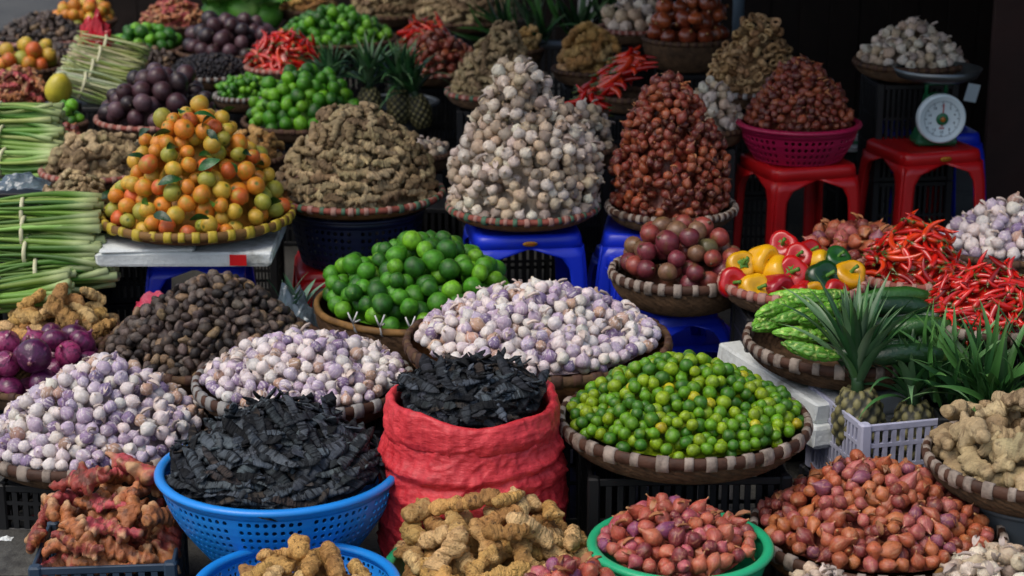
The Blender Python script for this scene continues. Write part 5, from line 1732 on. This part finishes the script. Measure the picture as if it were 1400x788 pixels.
back('red_chilli', 800, 150, 30, .62, 132, .12, 'beside the top of the white garlic', 'orange red chillies beside the garlic top', 'flat', 'dark', 'small dark basket of loose orange chillies')
back('ginger_root', 806, 92, 50, .60, 32, .10, 'behind the white garlic', 'brown ginger behind the white garlic', 'dome', 'dark', 'dark basket of brown ginger behind the white garlic')
back('galangal_root', 676, 122, 66, .55, 28, .07, 'behind the tall garlic heap', 'dry tan roots behind the tall garlic', 'mid', 'pinkgreen', 'pink rimmed basket of dry tan roots', (.3, 0))
back('ginger_root', 716, 66, 26, .62, 36, .07, 'above the tall garlic heap', 'ball of tan ginger above the garlic', 'dome', 'dark', 'small dark basket of tan ginger')
back('small_red_shallot', 598, 92, 62, .50, 44, .036, 'behind the pineapples', 'red shallots behind the pineapples', 'dome', 'pink', 'pink rimmed basket of red brown shallots', (0, 0))
back('red_chilli', 584, 56, 42, .52, 28, .13, 'above the pineapples', 'red chillies above the pineapples', 'dome', 'dark', 'dark basket of red chillies above the pineapples')
back('galangal_root', 640, 22, 80, .52, -22, .10, 'at the far back', 'tan roots at the far back', 'flat', 'dark', 'dark basket of tan roots at the far back')
back('galangal_root', 530, 16, 56, .52, -18, .10, 'at the back above the small limes', 'tan roots above the small limes', 'flat', 'dark', 'dark basket of tan roots behind the small limes')
back('ginger_root', 425, 10, 46, .52, -20, .10, 'at the back behind the passion fruit', 'yellow brown roots at the back', 'flat', 'dark', 'dark basket of yellow brown roots at the back')
back('lime', 458, 50, 84, .50, 8, .046, 'at the back above the pineapples', 'limes at the back above the pineapples', 'mid', 'dark', 'dark basket of limes above the pineapples')
back('lime', 418, 162, 86, .44, 94, .050, 'behind the greyish ginger', 'limes behind the greyish ginger', 'dome', 'dark', 'dark basket of limes behind greyish ginger')
back('lime', 335, 128, 42, .44, 104, .028, 'between the passion fruit and the limes', 'tiny limes next to the limes', 'flat', 'grey', 'grey rimmed basket of tiny green limes')
back('red_chilli', 392, 88, 56, .50, 45, .115, 'behind the limes', 'orange red chillies behind the limes', 'dome', 'pink', 'pink rimmed basket of orange red chillies')
back('dark_passion_fruit', 216, 158, 84, .50, 92, .062, 'behind the oranges', 'dark passion fruit behind the oranges', 'dome', 'pink', 'red striped rim basket of dark passion fruit behind oranges')
back('dark_passion_fruit', 318, 66, 76, .50, 20, .068, 'beside the orange red chillies', 'dark passion fruit beside the chillies', 'dome', 'dark', 'dark basket of passion fruit beside chillies')
back('dark_berry', 288, 98, 56, .47, 76, .020, 'in the flat tray behind the oranges', 'black berries in the flat tray', 'flat', 'grey', 'grey rimmed flat tray of black berries')
back('lime', 196, 64, 54, .50, 32, .052, 'beside the red plastic bag', 'limes beside the red plastic bag', 'dome', 'dark', 'dark basket of limes beside red bag')
back('red_galangal_root', 240, 30, 50, .50, -2, .09, 'at the back above the limes', 'orange roots at the back', 'dome', 'dark', 'dark basket of orange roots at the back')
back('brown_nut', 92, 82, 62, .46, 62, .030, 'in the tray below the yellow fruit', 'small dark nuts in the pink striped tray', 'flat', 'pink', 'pink striped rim tray of small dark nuts')
back('brown_nut', 192, 88, 52, .46, 66, .030, 'beside the pale stalks', 'brown nuts beside the pale stalks', 'flat', 'dark', 'dark tray of brown nuts beside pale stalks')
back('brown_nut', 55, 50, 66, .45, 18, .034, 'in the far corner tray', 'dark nuts in the far corner tray', 'mid', 'pink', 'pink striped rim tray of dark nuts in the far corner')
back('orange', 112, 26, 46, .45, 0, .062, 'at the far back behind the red bag', 'yellow fruit at the far back', 'dome', 'dark', 'dark basket of yellow fruit at the far back')
back('orange', 40, 90, 46, .50, 54, .066, 'above the reddish roots', 'mixed oranges above the reddish roots', 'dome', 'dark', 'dark basket of mixed oranges')
back('red_galangal_root', 28, 138, 48, .50, 90, .085, 'above the green bundles', 'reddish roots above the green bundles', 'dome', 'dark', 'dark basket of reddish roots')
back('lime', 90, 166, 28, .50, 138, .040, 'beside the lemon', 'bright limes beside the lemon', 'dome', 'dark', 'small dark basket of bright limes')
back('small_red_shallot', 86, 196, 30, .46, 172, .032, 'above the grey brown roots', 'red shallots above the grey brown roots', 'flat', 'dark', 'small dark basket of red shallots')
# single things at the back
q = atD(80, 122, 6.55)
lm = rev(sphere_prof(12, .5, .68), 18); lm.V[:, :2] *= (1 + .12 * np.sin(2 * np.arctan2(lm.V[:, 1], lm.V[:, 0])))[:, None]
o = link('lemon', lump(lm, .04, 2, 3).mesh('lemon', M['lemon']), None, q, (.2, .2, 0), lin('#c8b83a')); o.scale = (.085,) * 3
tag(o, 'large pale yellow lemon beside the bundle of pale stalks', 'lemon')
crate(q.x, q.y, q.z - .057, .12, .12, q.z - .06, 0, 'black_plastic', 'narrow black crate under the large lemon', nc=8, plate=True)
for i, (px, py) in enumerate([(112, 118), (122, 100), (132, 82), (140, 66)]):
    q = atD(px, py, 6.9 + .12 * i)
    stalk_bundle(q, (0, .35, .25), 34, .26, .055, ['lowest', 'second lowest', 'second highest', 'topmost'][i] + ' bundle of pale grassy stalks below the red bag', 30 + i, 'stalk_pale', ('#c9c8a4', '#dcd9b8', '#a3ab72', '#8fa055'), thick=.0052, group='bundles of pale grassy stalks')
crate(at(128, 160, .45)[0].x, 7.0, .47, .26, .34, .468, 0, 'black_plastic', 'tall black crate under the pale stalks', nc=12, plate=True)
q = atD(130, 44, 7.3)
crumple(q.x, q.y, q.z - .06, .13, .09, .16, 'red_film', 'bright red plastic bag on top of the pale stalks', 'bag', 'plastic_bag', 4)
for i, (px, py, s_) in enumerate([(300, 18, .17), (335, 14, .19), (365, 22, .15)]):
    q = atD(px, py, 9.0)
    root = empty('cabbage', q, 0, ['round green cabbage beside the orange roots', 'large green cabbage in the middle at the back', 'smaller green cabbage nearer the chillies'][i], 'cabbage', 'green cabbages at the back')
    link('head', lump(rev(sphere_prof(10, s_ / 2, s_ / 2.3), 18), s_ * .06, 14, i).mesh('head', M['cabbage']), root, color=lin('#4c8a2c'))
    lf = g_leaf(i, 1, .8, 8, .35, .6).scale(s_ * 1.1)
    me = lf.mesh('outer_leaf', M['cabbage'])
    for k in range(7):
        a = k * .9
        link('outer_leaf', me, root, (s_ * .42 * math.cos(a), s_ * .42 * math.sin(a), .02), (0, -.7, a), lin('#5a9a34'))
crate(atD(333, 30, 9).x, 9.0, .42, .5, .3, .418, 0, 'black_plastic', 'black crate under the green cabbages', nc=14, plate=True)
# back pineapples
x, y, R, t = spot(545, 140, 52, .42)
basin(x, y, .42, R, .12, 'grey_basin', 'blue grey basin below the dark pineapples', perf=False)
under(x, y, .298, R, label='black crate under the blue grey basin', k=.7)
for i, (px, py) in enumerate([(462, 112), (505, 108), (545, 112), (578, 118)]):
    q = atD(px, py, 7.05)
    pineapple(q.x, q.y, q.z - .15, (.1 * (i - 1), .10 * (i - 1.5)), i * 1.3, .11, .26, ['pineapple crown nearest the limes', 'pineapple with brighter leaves in the middle of the row', 'dark pineapple above the basin', 'pineapple crown below the red chillies'][i], 40, 20 + i, .028, 1.2)
crate(atD(485, 120, 7.05).x, 7.08, .40, .26, .22, .398, 0, 'black_plastic', 'black crate under the dark pineapples', nc=12, plate=True)
for i, (px, py) in enumerate([(700, 44), (740, 40), (785, 34), (825, 30)]):
    q = atD(px, py, 8.1)
    leaf_bunch(q.x, q.y, q.z - .06, 22, .26, .03, ['sheaf of dark leaves above the ball of ginger', 'second sheaf of dark leaves at the back', 'third sheaf of dark leaves at the back', 'sheaf of dark leaves beside the large white garlic'][i], 50 + i, (.3, .3 * (i - 1.5), 0), .8, ('#234a24', '#1a3a1e', '#35602c'))
crate(atD(760, 60, 8.1).x, 8.05, .52, .6, .16, .518, 0, 'black_plastic', 'long black crate under the dark leaves', nc=20, plate=True)
# green stalk bundles
for i, (px, py, D, L, n, yaw, pit) in enumerate([(32, 290, 5.05, .32, 30, .12, -.05), (34, 318, 5.0, .32, 26, .05, .0), (40, 344, 4.98, .32, 30, -.05, -.02), (52, 374, 4.95, .33, 30, .10, .06), (0, 402, 4.9, .32, 26, .0, .12)]):
    q = atD(px, py, D)
    stalk_bundle(q, (0, -pit, yaw), n, L, .046, ['topmost bundle of green lemongrass above the ginger', 'second highest bundle of green lemongrass', 'middle bundle of green lemongrass with pale tie', 'second lowest bundle, its white ends facing the black crate', 'lowest bundle of lemongrass just above the ginger'][i], 60 + i)
crate(atD(60, 420, 5.1).x, 5.12, .30, .34, .24, .298, .05, 'black_plastic', 'black crate under the nearer lemongrass bundles', nc=14, plate=True)
for i, (px, py, D) in enumerate([(0, 160, 5.85), (4, 192, 5.8), (8, 222, 5.75)]):
    q = atD(px, py, D)
    stalk_bundle(q, (0, .04, -.08 * i), 30, .30, .048, ['top bundle of the further stack of green stalks', 'middle bundle of the further stack of green stalks', 'bottom bundle of the further stack of green stalks'][i], 80 + i, tints=('#5c8a34', '#7aa044', '#4a7a2c', '#94ac5c'))
crate(atD(30, 240, 5.8).x, 5.8, .42, .30, .24, .418, .05, 'black_plastic', 'black crate under the further green bundles', nc=14, plate=True)
q = atD(155, 385, 5.25)
crate(q.x, q.y, .45, .26, .22, .22, .05, 'black_plastic', 'black slotted crate beside the lemongrass bundles, upper one', nc=12, rails=(.25, .5, .75))
crate(q.x, q.y, .228, .26, .22, .226, .05, 'black_plastic', 'black slotted crate beside the lemongrass bundles, lower one', nc=12, rails=(.25, .5, .75))
# bits and pieces
q = atD(30, 248, 5.4)
crumple(q.x, q.y, q.z - .02, .15, .10, .05, 'bag', 'clear bluish plastic bag above the lemongrass bundles', 'bag', 'plastic_bag', 9)
q = atD(398, 408, 4.95)
crumple(q.x, q.y, q.z - .10, .15, .10, .14, 'bag', 'clear plastic bag with green leaves between nuts and limes', 'bag', 'plastic_bag', 14)
leaf_bunch(q.x, q.y + .01, q.z - .09, 12, .15, .022, 'small green leaves standing in the clear bag beside the limes', 91, (-.1, .1, 0), .35, ('#5c8a6a', '#4a7a54', '#7aa088'))
crate(q.x, q.y + .02, q.z - .105, .16, .14, q.z - .108, 0, 'black_plastic', 'black crate under the clear bag beside the limes', nc=9, plate=True)
q = atD(215, 410, 4.92)
crumple(q.x, q.y, q.z - .03, .12, .05, .06, 'paper_pink', 'crumpled pink paper behind the brown nuts', 'paper', 'pink_paper', 21)
q, t = at(8, 735, .02)
for i, (dx, dy) in enumerate([(0, 0), (.03, .12), (.09, .2), (.13, -.05), (.02, .33)]):
    crumple(q.x + dx, q.y + dy, .014, .03 + .01 * (i % 2), .02, .008, ['foam', 'paper_pink', 'foam', 'foam', 'paper_pink'][i], ['white scrap nearest the lower left corner', 'dark pink scrap on the pavement', 'tiny white scrap beside the slate crate', 'white crumb close to the slate crate', 'pink scrap at the foot of the garlic crate'][i], 'scrap', 'litter_scrap', i, 5)

q = atD(1312, 122, 6.9)
tag(link('paper_tag', box(0, 0, 0, .045, .002, .065, .0005).mesh('paper_tag', M['dial_white'], False), None, (q.x, 6.71, q.z + .02), (.1, .2, .1)), 'small white paper pinned on the brown shutter beside the scale', 'paper')
for i, (px, py, w) in enumerate([(1172, 188, .075), (1165, 203, .085)]):
    q = atD(px, py, 6.6)
    tag(link('cardboard_piece', box(0, 0, 0, w, .05, .016, .002).mesh('cardboard_piece', M['foam'], False), None, q, (.0, 0, .2)), ['upper', 'lower'][i] + ' pale strip of board between the two red stools', 'board', 'pale boards between the red stools')
q = atD(1168, 212, 6.62)
crate(q.x, q.y, q.z - .006, .16, .14, q.z - .008, .2, 'black_plastic', 'black crate under the pale boards between the red stools', nc=9, plate=True)
crate(.05, 5.85, .30, .42, .26, .298, .1, 'black_plastic', 'black crate added to darken the gap behind the stool of the tall garlic heap', nc=16, plate=True)  # added as dark backing where lit ground showed through the stool
crate(-.28, 5.95, .34, .34, .26, .338, -.1, 'black_plastic', 'black crate added to darken the gap behind the navy tub', nc=14, plate=True)  # second added crate, only there to keep this gap dark
realize()
print('OBJECTS', len(bpy.data.objects), 'TRIS', sum(len(o.data.polygons) * 2 for o in bpy.data.objects if o.type == 'MESH' and o.data.users == 1))
